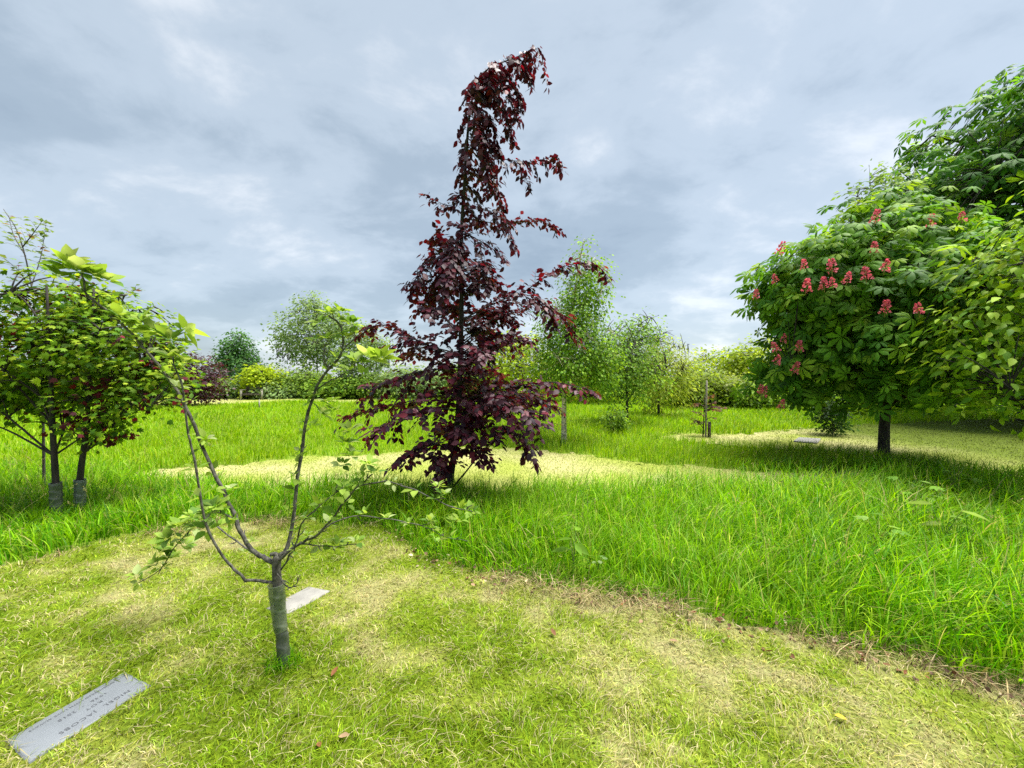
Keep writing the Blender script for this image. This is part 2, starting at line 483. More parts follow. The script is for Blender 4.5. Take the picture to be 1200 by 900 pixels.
def scatter(x0, x1, y0, y1, dens, mask):
    """dens(d): blades per square metre at distance d"""
    top = float(np.max(dens(np.linspace(0.5, 40, 80))))
    xs, ys = [], []
    nn = int((x1 - x0) * (y1 - y0) * top)
    for _ in range(max(1, nn // 400000 + 1)):
        k = nn // max(1, nn // 400000 + 1)
        x = rng.uniform(x0, x1, k); y = rng.uniform(y0, y1, k)
        ok = rng.uniform(0, top, k) < dens(np.hypot(x, y))
        ok &= (np.abs(x) < np.abs(y) * 1.45 + 1.3)
        x, y = x[ok], y[ok]
        ok = mask(x, y)
        xs.append(x[ok]); ys.append(y[ok])
    return np.concatenate(xs), np.concatenate(ys)
def mixc(cols, w, N, jit=0.15):
    k = rng.choice(len(cols), N, p=np.array(w) / np.sum(w))
    c = np.array(cols)[k]
    return c * (1 + rng.normal(0, jit, (N, 1)))

# plaques leave bare rectangles in the lawn
PLAQUES = [np.array([G(146, 792), G(177, 808), G(34, 900), G(6, 874)]), np.array([G(362, 690), G(387, 695), G(338, 722), G(312, 716)])]
def off_plaques(x, y):
    ok = np.ones(len(x), bool)
    for q in PLAQUES: ok &= ~in_poly(x, y, (q.mean(0) + (q - q.mean(0)) * .95)[:, :2])
    return ok

# short lawn grass
x, y = scatter(-7, 5.5, 0.7, 4.3, lambda d: np.interp(d, [0.8, 2.0, 3.0, 5, 7], [13000, 11500, 7000, 3600, 1500]), lambda x, y: in_lawn(x, y) & off_plaques(x, y))
N = len(x); d = dryness(x, y)
ck = 0.035
cell = _hash(np.floor((x + rng.normal(0, .008, N)) / ck).astype(np.int64), np.floor((y + rng.normal(0, .008, N)) / ck).astype(np.int64), 1, 8)[:, None]
c = lawn_col(x, y) * (1 + rng.normal(0, 0.22, (N, 1))) * (0.62 + 0.76 * cell)
c[:, 0] *= (0.8 + 0.4 * rng.uniform(0, 1, N))
dead = rng.uniform(0, 1, N) < 0.10 + 0.30 * d
c[dead] = C_STRAW * (1 + rng.normal(0, 0.2, (dead.sum(), 1)))
tuft = fbm(x, y, 5.0, 3, 41)
h = np.clip(0.012 + 0.046 * tuft * (1.2 - 0.75 * d) + rng.normal(0, 0.009, N), 0.008, 0.09)
h = np.where(dead, h * 1.2, h)
w = rng.uniform(0.0025, 0.0045, N) * np.interp(np.hypot(x, y), [1, 4, 7], [1, 1.4, 2])
V, F, C = blades(x, y, h, w, np.clip(c, 0.005, 0.8), 2, (0.4, 1.6), gz(x, y) + 0.012, clump=0.09)
tag(link('lawn_grass', mesh_np('lawn_grass', V, F, C), M_LAWN), 'short yellowish mown lawn grass with straw coloured patches', 'grass', kind='stuff')

# tall meadow grass: the near island, then the meadow beyond the path
ap_b, be_b = G(333, 783), G(525, 585)
C_T = [(0.17, 0.38, 0.002), (0.24, 0.45, 0.004), (0.075, 0.25, 0.003), (0.31, 0.47, 0.04), (0.44, 0.40, 0.14)]
def tall_mask(x, y): return ~in_lawn(x, y) & ~any_path(x, y)
def tall_height(x, y):
    k = fbm(x, y, 1.1, 3, 51)
    h = 0.19 + 0.25 * k
    h = h + 0.10 * np.clip((x - 0.5) / 2.5, 0, 1) * (y < 5)
    h = np.where(x < -3, h * 0.85, h)
    edge = np.clip((y + edge_wobble(x, y) - np.interp(x, BX, BY)) / 0.35, 0, 1)
    h = h * (0.45 + 0.55 * edge)
    return np.where(y > 5.2, h * 0.8, h)
x, y = scatter(-9, 9, 0.3, 6.2, lambda d: np.interp(d, [1.5, 3.0, 5, 8], [2500, 2100, 1350, 700]), tall_mask)
N = len(x)
zone = fbm(x, y, 1.6, 3, 55)[:, None]
c = mixc(C_T, [4, 3.4, 4.2, 1.6, 0.6], N, 0.22) * (0.72 + 0.56 * zone)
lime = np.clip((fbm(x, y, 0.7, 2, 57) - 0.5) * 3, 0, 1)[:, None]
c = c * (1 - 0.35 * lime) + np.array([0.20, 0.37, 0.01]) * 0.35 * lime
h = np.clip(tall_height(x, y) * rng.uniform(0.55, 1.25, N), 0.03, 0.6)
w = rng.uniform(0.004, 0.0105, N) * np.interp(np.hypot(x, y), [2, 5, 9], [1, 1.3, 1.8])
for (tx, ty, tn, tr_, th_) in [(ap_b[0], ap_b[1], 260, .07, .11), (G(67, 612)[0], G(67, 612)[1], 420, .18, .26), (G(92, 606)[0], G(92, 606)[1], 420, .18, .26), (be_b[0], be_b[1], 300, .15, .3)]:
    a = rng.uniform(0, 6.28, tn); r_ = tr_ * rng.uniform(.35, 1.3, tn)
    x = np.concatenate([x, tx + np.cos(a) * r_]); y = np.concatenate([y, ty + np.sin(a) * r_])
    h = np.concatenate([h, th_ * rng.uniform(.4, 1.15, tn)]); w = np.concatenate([w, rng.uniform(.003, .007, tn)]); c = np.vstack([c, mixc(C_T[:4], [3, 2, 4, 1], tn)])
V, F, C = blades(x, y, h, w, np.clip(c, 0.002, 0.6), 4, (0.15, 1.05), clump=0.16)
tag(link('tall_grass', mesh_np('tall_grass', V, F, C), M_GRASS), 'long bright green meadow grass around the purple tree', 'grass', kind='stuff')

x, y = scatter(-34, 30, 6.0, 27, lambda d: np.interp(d, [6, 9, 14, 20, 30], [620, 420, 190, 100, 60]), lambda x, y: tall_mask(x, y) & ((y > 6.2) | (np.abs(x) > 9)))
N = len(x); dd = np.hypot(x, y)
c = mixc([(0.19, 0.36, 0.002), (0.25, 0.41, 0.004), (0.11, 0.27, 0.003), (0.33, 0.43, 0.03)], [4, 4, 1.6, 1.6], N) * (0.75 + 0.5 * fbm(x, y, 0.6, 4, 61))[:, None]
h = np.clip((0.13 + 0.22 * fbm(x, y, 0.5, 3, 63)) * rng.uniform(0.6, 1.2, N), 0.05, 0.5)
w = 0.0055 * dd / 4.2 * rng.uniform(0.8, 1.4, N)
V, F, C = blades(x, y, h, w, np.clip(c, 0.002, 0.6), 2, (0.15, 0.9), clump=0.3)
tag(link('meadow_grass', mesh_np('meadow_grass', V, F, C), M_GRASS), 'bright green meadow grass beyond the mown path', 'grass', kind='stuff')

# stubble on the mown paths
def stub(name, poly, box, dens, colf, label, excl=None):
    x, y = scatter(*box, dens, lambda x, y: in_path(x, y, poly) & (True if excl is None else ~in_path(x, y, excl)))
    N = len(x); dd = np.hypot(x, y)
    c = colf(x, y) * (1 + rng.normal(0, 0.2, (N, 1)))
    gr = rng.uniform(0, 1, N) < 0.45
    c[gr] = np.array([0.20, 0.29, 0.02]) * (1 + rng.normal(0, 0.2, (gr.sum(), 1)))
    V, F, C = blades(x, y, rng.uniform(0.015, 0.05, N), 0.0035 * dd / 4 * rng.uniform(0.8, 1.5, N), np.clip(c, 0.01, 0.7), 2, (0.4, 1.4), gz(x, y) + 0.012)
    tag(link(name, mesh_np(name, V, F, C), M_LAWN), label, 'grass', kind='stuff')
stub('path_grass', PATH_B, (-8, 8, 4.2, 9), lambda d: np.interp(d, [4, 8, 12], [1900, 1100, 600]), path_col, 'pale cropped grass on the mown path behind the purple tree')
stub('path_grass', PATH_C, (2, 19, 4, 14.5), lambda d: np.interp(d, [5, 9, 20], [1200, 560, 160]), pathc_shade_col, 'cropped grass shaded beneath the flowering chestnut', PATH_B)
stub('path_grass', PATH_D, (-24, -5, 17, 27), lambda d: np.interp(d, [17, 30], [160, 100]), path_col, 'pale cropped grass in front of the distant bench')

# dead thatch and litter along the mown edge of the tall grass
t = rng.uniform(-4.4, 4.0, 5000)
yb = np.interp(t, BX, BY)
x = t + rng.normal(0, 0.05, len(t)); y = yb - edge_wobble(t, yb) + rng.normal(-0.03, 0.09, len(t))
keep = (fbm(x, y, 2.2, 3, 71) > 0.55) & off_plaques(x, y); x, y = x[keep], y[keep]; N = len(x)
c = mixc([(0.30, 0.23, 0.11), (0.20, 0.14, 0.07), (0.42, 0.35, 0.19), (0.11, 0.075, 0.045), (0.13, 0.17, 0.03)], [3, 3, 2, 2, 2], N)
V, F, C = blades(x, y, rng.uniform(0.04, 0.14, N), rng.uniform(0.003, 0.006, N), np.clip(c, 0.01, 0.7), 3, (0.9, 1.6), gz(x, y) + 0.016)
tag(link('thatch', mesh_np('thatch', V, F, C), M_LITTER), 'dead brown thatch along the cut edge of the tall grass', 'dry grass', kind='stuff')

# ------------------------------------------------------------------ leaf shapes (length 1 along +Y, face +Z)
def ovate(w=0.28, fold=0.10, curl=0.12, peak=0.42):
    ys = [0, 0.18, peak, 0.72, 1.0]
    ws = [0.0, 0.62, 1.0, 0.66, 0.0]
    V, T = [], []
    for yv, k in zip(ys, ws):
        zc = -curl * yv * yv
        if k == 0: V.append((0, yv, zc))
        else: V += [(-w * k, yv, zc + fold * k), (0, yv, zc), (w * k, yv, zc + fold * k)]
    T = [(0, 2, 1), (0, 3, 2)]
    for b in (1, 4):
        T += [(b, b + 1, b + 4), (b, b + 4, b + 3), (b + 1, b + 2, b + 5), (b + 1, b + 5, b + 4)]
    T += [(7, 8, 10), (8, 9, 10)]
    return np.array(V, float), np.array(T)
def diamond(w=0.3, fold=0.08, curl=0.1):
    V = [(0, 0, 0), (-w, 0.45, fold), (0, 0.5, 0), (w, 0.45, fold), (0, 1, -curl)]
    return np.array(V, float), np.array([(0, 2, 1), (0, 3, 2), (1, 2, 4), (2, 3, 4)])
def sliver(w=0.16):
    return np.array([(0, 0, 0), (-w, 0.4, 0.03), (w, 0.4, 0.03), (0, 1, -0.08)], float), np.array([(0, 2, 1), (1, 2, 3)])
def palmate(nl=6, droop=0.3):
    V, T = [], []
    for k in range(nl):
        a = -1.95 + 3.9 * k / (nl - 1)
        L = 1.0 - 0.28 * abs(a) / 1.95
        dx, dy = math.sin(a), math.cos(a)
        sx, sy = dy, -dx
        b = len(V)
        for (s, wd, z) in ((0.04, 0, 0), (0.45, 0.13, -0.02), (0.72, 0.19, -droop * 0.5), (1.0, 0, -droop)):
            if wd == 0: V.append((dx * s * L, dy * s * L, z))
            else:
                V += [(dx * s * L - sx * wd * L, dy * s * L - sy * wd * L, z - 0.03), (dx * s * L, dy * s * L, z + 0.03), (dx * s * L + sx * wd * L, dy * s * L + sy * wd * L, z - 0.03)]
        T += [(b, b + 2, b + 1), (b, b + 3, b + 2), (b + 1, b + 2, b + 5), (b + 1, b + 5, b + 4), (b + 2, b + 3, b + 6), (b + 2, b + 6, b + 5), (b + 4, b + 5, b + 7), (b + 5, b + 6, b + 7)]
    return np.array(V, float), np.array(T)
def palmate_light(nl=6, droop=0.3):
    V, T = [], []
    for k in range(nl):
        a = -1.95 + 3.9 * k / (nl - 1)
        L = 1.0 - 0.28 * abs(a) / 1.95
        dx, dy = math.sin(a) * L, math.cos(a) * L
        b = len(V)
        V += [(dx * .04, dy * .04, 0), (dx * .64 - dy * .18, dy * .64 + dx * .18, -droop * .4 - .03), (dx * .62, dy * .62, -droop * .3 + .03), (dx * .64 + dy * .18, dy * .64 - dx * .18, -droop * .4 - .03), (dx, dy, -droop)]
        T += [(b, b + 2, b + 1), (b, b + 3, b + 2), (b + 1, b + 2, b + 4), (b + 2, b + 3, b + 4)]
    return np.array(V, float), np.array(T)
def lobed():
    pts = [(0, 0), (0.30, 0.10), (0.52, 0.30), (0.26, 0.40), (0.42, 0.72), (0.15, 0.62), (0, 1.0), (-0.15, 0.62), (-0.42, 0.72), (-0.26, 0.40), (-0.52, 0.30), (-0.30, 0.10)]
    V = [(0, 0.35, 0.04)] + [(px, py, -0.10 * (px * px * 3 + (py - 0.3) ** 2)) for px, py in pts]
    T = [(0, 1 + k, 1 + (k + 1) % len(pts)) for k in range(len(pts))]
    return np.array(V, float), np.array(T)

def frames(d, nrm):
    yv = unit(d); xv = unit(np.cross(yv, nrm)); zv = np.cross(xv, yv)
    return xv, yv, zv
class Leaves:
    def __init__(self): self.p, self.d, self.n, self.s, self.c = [], [], [], [], []
    def add(self, p, d, n, s, c):
        p = np.atleast_2d(p); k = len(p)
        self.p.append(p); self.d.append(np.broadcast_to(d, (k, 3))); self.n.append(np.broadcast_to(n, (k, 3)))
        self.s.append(np.broadcast_to(s, (k,))); self.c.append(np.broadcast_to(c, (k, 3)))
    def arrays(self):
        return [np.concatenate(a) for a in (self.p, self.d, self.n, self.s, self.c)]
def leaf_mesh(tmpl, p, d, nrm, s, c):
    V0, T0 = tmpl
    xv, yv, zv = frames(d, nrm)
    V = p[:, None, :] + s[:, None, None] * (V0[None, :, 0:1] * xv[:, None, :] + V0[None, :, 1:2] * yv[:, None, :] + V0[None, :, 2:3] * zv[:, None, :])
    m = len(V0)
    F = (T0[None] + (np.arange(len(p)) * m)[:, None, None]).reshape(-1, 3)
    return V.reshape(-1, 3), F, np.repeat(c, m, axis=0)
def put_leaves(th, L, tmpl, mat, n_obj=0, foliage_name='foliage', leaf_name='leaf', crop=True, n_var=10):
    """the leaves that show largest become parts of their own, the rest one part"""
    p, d, nn, s, c = L.arrays()
    idx = np.arange(len(p))
    pick = np.zeros(len(p), bool)
    if n_obj:
        u, v, f = proj(p)
        size = s / np.maximum(f, 0.3)
        vis = (f > 0.2) & (u > -10) & (u < 1210) & (v > -10) & (v < 910)
        order = np.argsort(-np.where(vis, size, -1))
        order = order[:min(n_obj, int(vis.sum()))]
        pick[order] = True
        # colour variants share mesh data
        cc = c[order]
        key = cc.sum(1)
        ranks = np.argsort(np.argsort(key)) * n_var // max(1, len(order))
        meshes = {}
        xv, yv, zv = frames(d[order], nn[order])
        for k, o_i in enumerate(order):
            r = int(ranks[k])
            if r not in meshes:
                mc = cc[ranks == r].mean(0)
                mc = cc[np.nonzero(ranks == r)[0][0]] * 0.5 + mc * 0.5
                me = mesh_np(leaf_name, tmpl[0], tmpl[1], np.tile(mc, (len(tmpl[0]), 1)))
                me.materials.append(mat); meshes[r] = me
            o = bpy.data.objects.new(leaf_name, meshes[r])
            COL.objects.link(o); o.parent = th.root
            a = s[o_i]; q = p[o_i] - th.base
            o.matrix_local = Matrix(((xv[k][0] * a, yv[k][0] * a, zv[k][0] * a, q[0]), (xv[k][1] * a, yv[k][1] * a, zv[k][1] * a, q[1]), (xv[k][2] * a, yv[k][2] * a, zv[k][2] * a, q[2]), (0, 0, 0, 1)))
    rest = ~pick
    if rest.any():
        V, F, C = leaf_mesh(tmpl, p[rest], d[rest], nn[rest], s[rest], c[rest])
        th.part(foliage_name, V, F, mat, C, kind='stuff')

def rand_unit(k):
    v = rng.normal(0, 1, (k, 3)); return unit(v)
def pal(cols, w, k, jit=0.12):
    return np.clip(mixc(cols, w, k, jit), 0.003, 0.7)
UP = np.array([0, 0, 1.0])
def leaves_along(L, path, spacing, size, cols, w, ang=0.9, droop=0.2, t0=0.1, up=UP, flop=0.35, hub=None, face=0.0):
    seg = np.linalg.norm(np.diff(path, axis=0), axis=1); cum = np.concatenate([[0], np.cumsum(seg)])
    tot = cum[-1]; k = max(2, int(tot * (1 - t0) / spacing))
    ss = np.linspace(tot * t0, tot, k)
    pos = np.stack([np.interp(ss, cum, path[:, a]) for a in range(3)], -1)
    T = unit(np.stack([np.interp(ss, cum, np.gradient(path[:, a])) for a in range(3)], -1))
    side = unit(np.cross(T, np.broadcast_to(up, T.shape)) + 1e-6)
    sg = np.where(np.arange(k) % 2 == 0, 1.0, -1.0)[:, None]
    a = (ang + rng.normal(0, 0.25, k))[:, None]
    dd = T * np.cos(a) + side * sg * np.sin(a) - UP * (droop + rng.normal(0, 0.15, (k, 1)))
    pos = pos + rng.normal(0, .012, pos.shape)
    nn = np.broadcast_to(up, T.shape) + rng.normal(0, flop, (k, 3))
    if hub is not None:
        o = pos - np.asarray(hub); o[:, 2] = 0; nn = nn + unit(o) * face
    nn = unit(nn)
    L.add(pos, unit(dd), nn, size * rng.uniform(0.7, 1.2, k), pal(cols, w, k))

def spray(bag, L, path, r0, twig_gap, twig_len, leaf_gap, leaf_size, cols, w, droop=0.15, t0=0.2, sides=5, leaf_droop=0.2, rise=0.1, hub=None, face=0.0, jit=0.25):
    """a branch with side twigs in a flat spray, leaves along them"""
    n = len(path)
    bag.tube(path, np.linspace(r0, r0 * 0.25, n), sides)
    seg = np.linalg.norm(np.diff(path, axis=0), axis=1); cum = np.concatenate([[0], np.cumsum(seg)]); tot = cum[-1]
    ss = np.arange(tot * t0, tot * 0.97, twig_gap); sg = 1
    T = np.gradient(path, axis=0)
    for s_ in ss:
        p0 = np.array([np.interp(s_, cum, path[:, a]) for a in range(3)])
        t = unit(np.array([np.interp(s_, cum, T[:, a]) for a in range(3)]))
        side = unit(np.cross(t, UP + rng.normal(0, jit, 3)))
        sg = -sg
        a = 0.85 + rng.normal(0, 0.2)
        dr = unit(t * math.cos(a) + side * sg * math.sin(a) + UP * (rise + rng.normal(0, jit * .6)))
        ln = twig_len * rng.uniform(0.55, 1.15) * (1.05 - 0.55 * s_ / tot)
        q = np.linspace(0, 1, 5)[:, None]
        tw = p0 + dr * ln * q - UP * droop * ln * q * q
        bag.tube(tw, np.linspace(r0 * 0.3, r0 * 0.12, 5), 4)
        leaves_along(L, tw, leaf_gap, leaf_size, cols, w, droop=leaf_droop, hub=hub, face=face)
    leaves_along(L, path[int(n * 0.3):], leaf_gap, leaf_size, cols, w, droop=leaf_droop, hub=hub, face=face)

def guard_tube(th, path, r, mat, name='tree_guard', sides=14):
    n = 60; sides = 20
    r = np.interp(np.linspace(0, 1, n), np.linspace(0, 1, len(path)), np.asarray(r, float)); path = smooth_path(path, n)
    V, Q, _ = tube(path, r, sides, cap=False)
    V2, Q2, _ = tube(path, r - 0.003, sides, cap=False)
    nV = len(V)
    ax_ = np.repeat(path, sides, axis=0); ph = np.repeat(np.linspace(0, 1, n) * np.linalg.norm(path[-1] - path[0]) / .075, sides) + np.tile(np.arange(sides) / sides, n)
    lap = 1.0 + .09 * (ph % 1.0) ** 2
    wob = 1 + .05 * (vnoise(V * 25, 3) - .5)
    V = ax_ + (V - ax_) * (lap * wob)[:, None]; V2 = ax_ + (V2 - ax_) * (lap * wob)[:, None]
    top = [[(n - 1) * sides + k, (n - 1) * sides + (k + 1) % sides, nV + (n - 1) * sides + (k + 1) % sides, nV + (n - 1) * sides + k] for k in range(sides)]
    return th.part(name, np.vstack([V, V2]), [np.vstack([Q, Q2[:, ::-1] + nV, np.array(top)])], mat, smooth=True)

# taller flowering stems and dry stalks among the grass
x, y = scatter(-9, 9, 1.0, 12, lambda d: np.interp(d, [1.5, 4, 12], [22, 18, 10]), tall_mask)
N = len(x); L_st = rng.uniform(.28, .52, N)
c = mixc([(0.30, 0.34, 0.10), (0.38, 0.33, 0.16), (0.22, 0.30, 0.05)], [2, 2, 2], N)
V, F, C = blades(x, y, L_st, np.full(N, .0035), np.clip(c, .01, .7), 4, (.1, .5))
hb = V.reshape(N, 9, 3); tip, pre = hb[:, 8], hb[:, 6]
dr = unit(tip - pre); rp = tip[:, None, :] - dr[:, None, :] * rng.uniform(0, .07, (N, 12, 1)) + rng.normal(0, .005, (N, 12, 3))
dd = unit(np.repeat(dr, 12, 0) + rng.normal(0, .5, (N * 12, 3)))
V2, F2, C2 = leaf_mesh((np.array([(0, 0, 0), (-.25, .4, 0), (.25, .4, 0), (0, 1, 0)], float), np.array([(0, 2, 1), (1, 2, 3)])), rp.reshape(-1, 3), dd, rand_unit(N * 12), rng.uniform(.008, .016, N * 12), np.repeat(np.clip(c * 1.1, 0, .7), 12, 0))
tag(link('seed_stems', mesh_np('seed_stems', np.vstack([V, V2]), np.vstack([F, F2 + len(V)]), np.vstack([C, C2])), M_GRASS), 'thin seeding grass stems standing above the long grass', 'grass', kind='stuff')

# ================================================================== THINGS
# ------------------------------------------------------------------ young apple tree in front
AD = float(G(333, 783)[1])
ap_base = G(333, 783)
apple = Thing('apple_tree', 'young apple tree with bare crooked branches and cloudy plastic trunk guard', 'tree', ap_base)
def A(x, y, dd=0.0): return W(x, y, AD + dd)
trunk_pts = [ap_base - [0, 0, 0.03], A(331, 750), A(327, 710), A(325, 684), A(324, 664), A(325, 652)]
tp = smooth_path(trunk_pts, 18)
V, Q, T = tube(tp, np.interp(np.linspace(0, 1, 18), [0, 0.1, 0.6, 1], [0.036, 0.027, 0.022, 0.020]), 10)
apple.part('trunk', V, [Q, T], M_BARK_APPLE, smooth=True)
V, Q, T = tube(smooth_path([A(325, 654), A(323, 649), A(317, 650)], 6), np.linspace(0.012, 0.009, 6), 7)
apple.part('cut_stub', V, [Q, T], M_BARK_APPLE, smooth=True)
guard_tube(apple, smooth_path([A(333, 781), A(331, 750), A(328, 722)], 8), np.linspace(0.030, 0.026, 8), M_GUARD_GREY)
guard_tube(apple, smooth_path([A(329, 738, -0.004), A(326, 710, -0.004), A(324, 684, -0.004)], 8), np.linspace(0.031, 0.038, 8), M_GUARD)
B_AP = [  # (points (x, y, depth offset), start radius, end radius)
    ([(324, 682, 0), (307, 682, -.02), (293, 681, -.03), (279, 671, -.05), (265, 658, -.07), (244, 621, -.10), (233, 569, -.13), (221, 504, -.16), (215, 462, -.18), (206, 432, -.2), (203, 412, -.2)], .011, .004),
    ([(325, 660, 0), (312, 655, .02), (303, 651, .03), (293, 641, .04), (284, 625, .05), (270, 594, .06), (256, 565, .06), (237, 523, .05), (219, 481, .02), (195, 441, -.02), (172, 411, -.06), (153, 390, -.09), (125, 364, -.14), (104, 346, -.18), (92, 322, -.2)], .016, .005),
    ([(284, 628, .05), (272, 610, .02), (260, 598, -.02), (252, 594, -.05)], .006, .003),
    ([(296, 648, .04), (285, 640, .1), (262, 622, .2), (238, 610, .3), (205, 640, .35), (188, 667, .38), (160, 684, .4)], .006, .003),
    ([(326, 656, 0), (330, 649, .0), (336, 640, .02), (344, 596, .05), (350, 548, .08), (356, 508, .10), (366, 468, .10), (378, 444, .09), (390, 428, .08), (400, 412, .06), (402, 396, .05), (396, 380, .04), (386, 370, .03)], .014, .005),
    ([(400, 412, .06), (409, 404, .05), (416, 392, .04), (412, 382, .03)], .005, .003),
    ([(372, 456, .09), (385, 447, .04), (400, 440, 0), (414, 432, -.03), (416, 424, -.04)], .005, .003),
    ([(386, 432, .08), (380, 424, .05), (379, 410, .03), (384, 398, .02)], .005, .003),
    ([(328, 656, -.01), (345, 641, -.02), (358, 634, -.03), (370, 628, -.04), (390, 608, -.06), (410, 580, -.09), (424, 567, -.10), (436, 556, -.12)], .010, .004),
    ([(420, 569, -.10), (445, 566, -.12), (466, 568, -.14), (498, 580, -.16), (522, 590, -.18), (546, 598, -.2), (559, 602, -.2)], .005, .0025),
    ([(368, 630, -.03), (384, 617, .0), (400, 608, .03), (422, 605, .06), (458, 608, .1), (490, 616, .12), (506, 622, .13), (525, 629, .14), (548, 635, .15)], .005, .002),
    ([(352, 637, -.03), (370, 639, -.06), (395, 639, -.1), (420, 639, -.13)], .005, .0025),
    ([(329, 668, -.02), (337, 655, -.05), (345, 642, -.08), (349, 624, -.1), (361, 605, -.12), (376, 592, -.14), (402, 572, -.16)], .006, .003),
    ([(325, 672, -.03), (336, 686, -.06), (345, 688, -.08), (350, 675, -.09)], .004, .002),
]
ap_paths = []
for pts, r0, r1 in B_AP:
    P = smooth_path([A(*q) for q in pts], 6 * len(pts))
    P = P + np.stack([np.interp(np.arange(len(P)), np.arange(0, len(P), 3), rng.normal(0, 0.0035, len(np.arange(0, len(P), 3)))) for _ in range(3)], -1) * np.clip(np.arange(len(P)) / 6, 0, 1)[:, None]
    ap_paths.append(P)
    r0 *= .8; r1 *= .75; nk = len(P)
    rr = np.linspace(r0, r1, nk) * (1 + .22 * (rng.uniform(0, 1, nk) ** 4) - .05)
    bag = Bag(); bag.tube(P, rr, 8)
    for q in range(4, nk - 2, 5):      # buds and spur twigs
        t_ = unit(P[q + 1] - P[q]); sd = unit(np.cross(t_, rand_unit(1)[0])); ln = rng.uniform(.008, .03)
        bag.tube(np.array([P[q], P[q] + (sd + t_ * .6) * ln * .6, P[q] + (sd + t_) * ln]), [.0035, .003, .0015], 5)
    V = bag.verts()
    apple.part('branch', V, bag.faces(), M_BARK_APPLE, smooth=True)
APL = Leaves()
C_AP = [(0.19, 0.32, 0.04), (0.28, 0.40, 0.06), (0.12, 0.23, 0.04), (0.36, 0.44, 0.18)]
def rosette(c, k, size, axis=UP, spread=1.0, cols=C_AP, w=(4, 4, 2, 2), L=None):
    L = L or APL
    az = rng.uniform(0, 6.28) + np.arange(k) * 2.4
    el = rng.uniform(0.05, 0.75, k) * spread
    ref = unit(np.cross(axis, [0.3, 1, 0.2])); ref2 = np.cross(axis, ref)
    dd = unit(axis * (1.0 - el)[:, None] + (ref * np.cos(az)[:, None] + ref2 * np.sin(az)[:, None]) * (0.55 + el)[:, None])
    nn = unit(axis * 0.8 + UP * 0.5 - dd * 0.3 + rng.normal(0, 0.25, (k, 3)))
    L.add(c + dd * 0.012, dd, nn, size * rng.uniform(0.55, 1.15, k), pal(cols, w, k))
for (x, y, dd, k, s) in [(92, 318, -.2, 9, .11), (80, 312, -.22, 7, .11), (110, 322, -.16, 8, .105), (125, 330, -.12, 6, .10), (70, 325, -.2, 6, .09), (98, 344, -.17, 6, .09),
                         (150, 380, -.1, 8, .10), (165, 378, -.1, 8, .105), (140, 372, -.12, 6, .09), (180, 388, -.08, 7, .10), (160, 400, -.06, 5, .08),
                         (200, 400, -.2, 7, .11), (214, 388, -.2, 6, .11), (203, 420, -.2, 6, .085), (215, 425, -.18, 6, .085), (232, 428, -.16, 4, .07), (190, 438, -.04, 5, .07), (207, 455, -.15, 5, .07), (225, 470, -.1, 3, .05),
                         (386, 368, .03, 7, .075), (376, 378, .02, 6, .08), (398, 366, .03, 6, .075), (412, 380, .03, 7, .08), (368, 400, .02, 6, .07), (382, 398, .02, 6, .075), (404, 396, .04, 5, .07), (416, 392, .04, 5, .07),
                         (416, 424, -.04, 7, .09), (430, 420, -.06, 7, .11), (446, 422, -.08, 6, .12), (408, 436, -.02, 6, .08), (425, 440, -.04, 5, .08), (395, 430, .05, 4, .06),
                         (372, 464, .09, 6, .065), (384, 472, .07, 7, .075), (376, 486, .08, 6, .07), (392, 482, .05, 6, .07), (366, 500, .1, 4, .05), (352, 536, .08, 4, .045), (345, 558, .06, 4, .045),
                         (410, 505, -.1, 6, .065), (405, 520, -.1, 7, .07), (414, 535, -.1, 6, .065), (400, 545, -.1, 5, .055), (432, 545, -.12, 6, .065), (440, 555, -.12, 5, .06), (425, 555, -.12, 5, .055),
                         (512, 572, -.17, 6, .055), (520, 580, -.17, 5, .05), (552, 600, -.2, 6, .05), (508, 620, .13, 7, .06), (504, 612, .13, 5, .055), (530, 612, .12, 5, .055), (538, 610, .12, 4, .05),
                         (395, 636, -.1, 5, .05), (418, 636, -.13, 5, .05), (376, 592, -.14, 4, .05), (402, 572, -.16, 5, .055), (362, 606, -.12, 3, .04), (336, 600, .02, 3, .04), (358, 628, -.03, 4, .04),
                         (252, 594, -.05, 6, .07), (244, 600, -.06, 5, .07), (262, 590, -.02, 4, .055), (250, 575, .0, 3, .05), (272, 574, .06, 3, .045),
                         (225, 606, .3, 7, .085), (210, 618, .33, 8, .09), (196, 632, .35, 8, .09), (188, 648, .36, 7, .085), (182, 662, .38, 6, .08), (215, 640, .34, 6, .08), (200, 655, .36, 6, .08), (160, 676, .4, 5, .075), (232, 618, .3, 5, .07), (295, 636, .04, 4, .045), (288, 648, .08, 3, .05), (246, 525, .05, 3, .05), (240, 515, .05, 3, .055)]:
    rosette(A(x, y, dd), int(k * 1.6 + .5), s * (.74 if y < 480 else .85), unit(UP + rng.normal(0, 0.35, 3)))
for bi_, (f0, stp) in {4: (.2, .075), 0: (.35, .16), 1: (.3, .13), 8: (.35, .08), 9: (.3, .12), 10: (.3, .12), 12: (.3, .09), 11: (.4, .1), 2: (.3, .06), 3: (.3, .08)}.items():
    Pq = ap_paths[bi_]; ln = np.concatenate([[0], np.cumsum(np.linalg.norm(np.diff(Pq, axis=0), axis=1))])
    for s_ in np.arange(ln[-1] * f0, ln[-1], stp):
        c_ = np.array([np.interp(s_ + rng.normal(0, .01), ln, Pq[:, a]) for a in range(3)])
        rosette(c_, int(rng.integers(3, 7)), rng.uniform(.035, .065), unit(UP * .7 + rng.normal(0, .6, 3)))
put_leaves(apple, APL, ovate(0.30, 0.09, 0.22), M_LEAF_SOFT, 300)

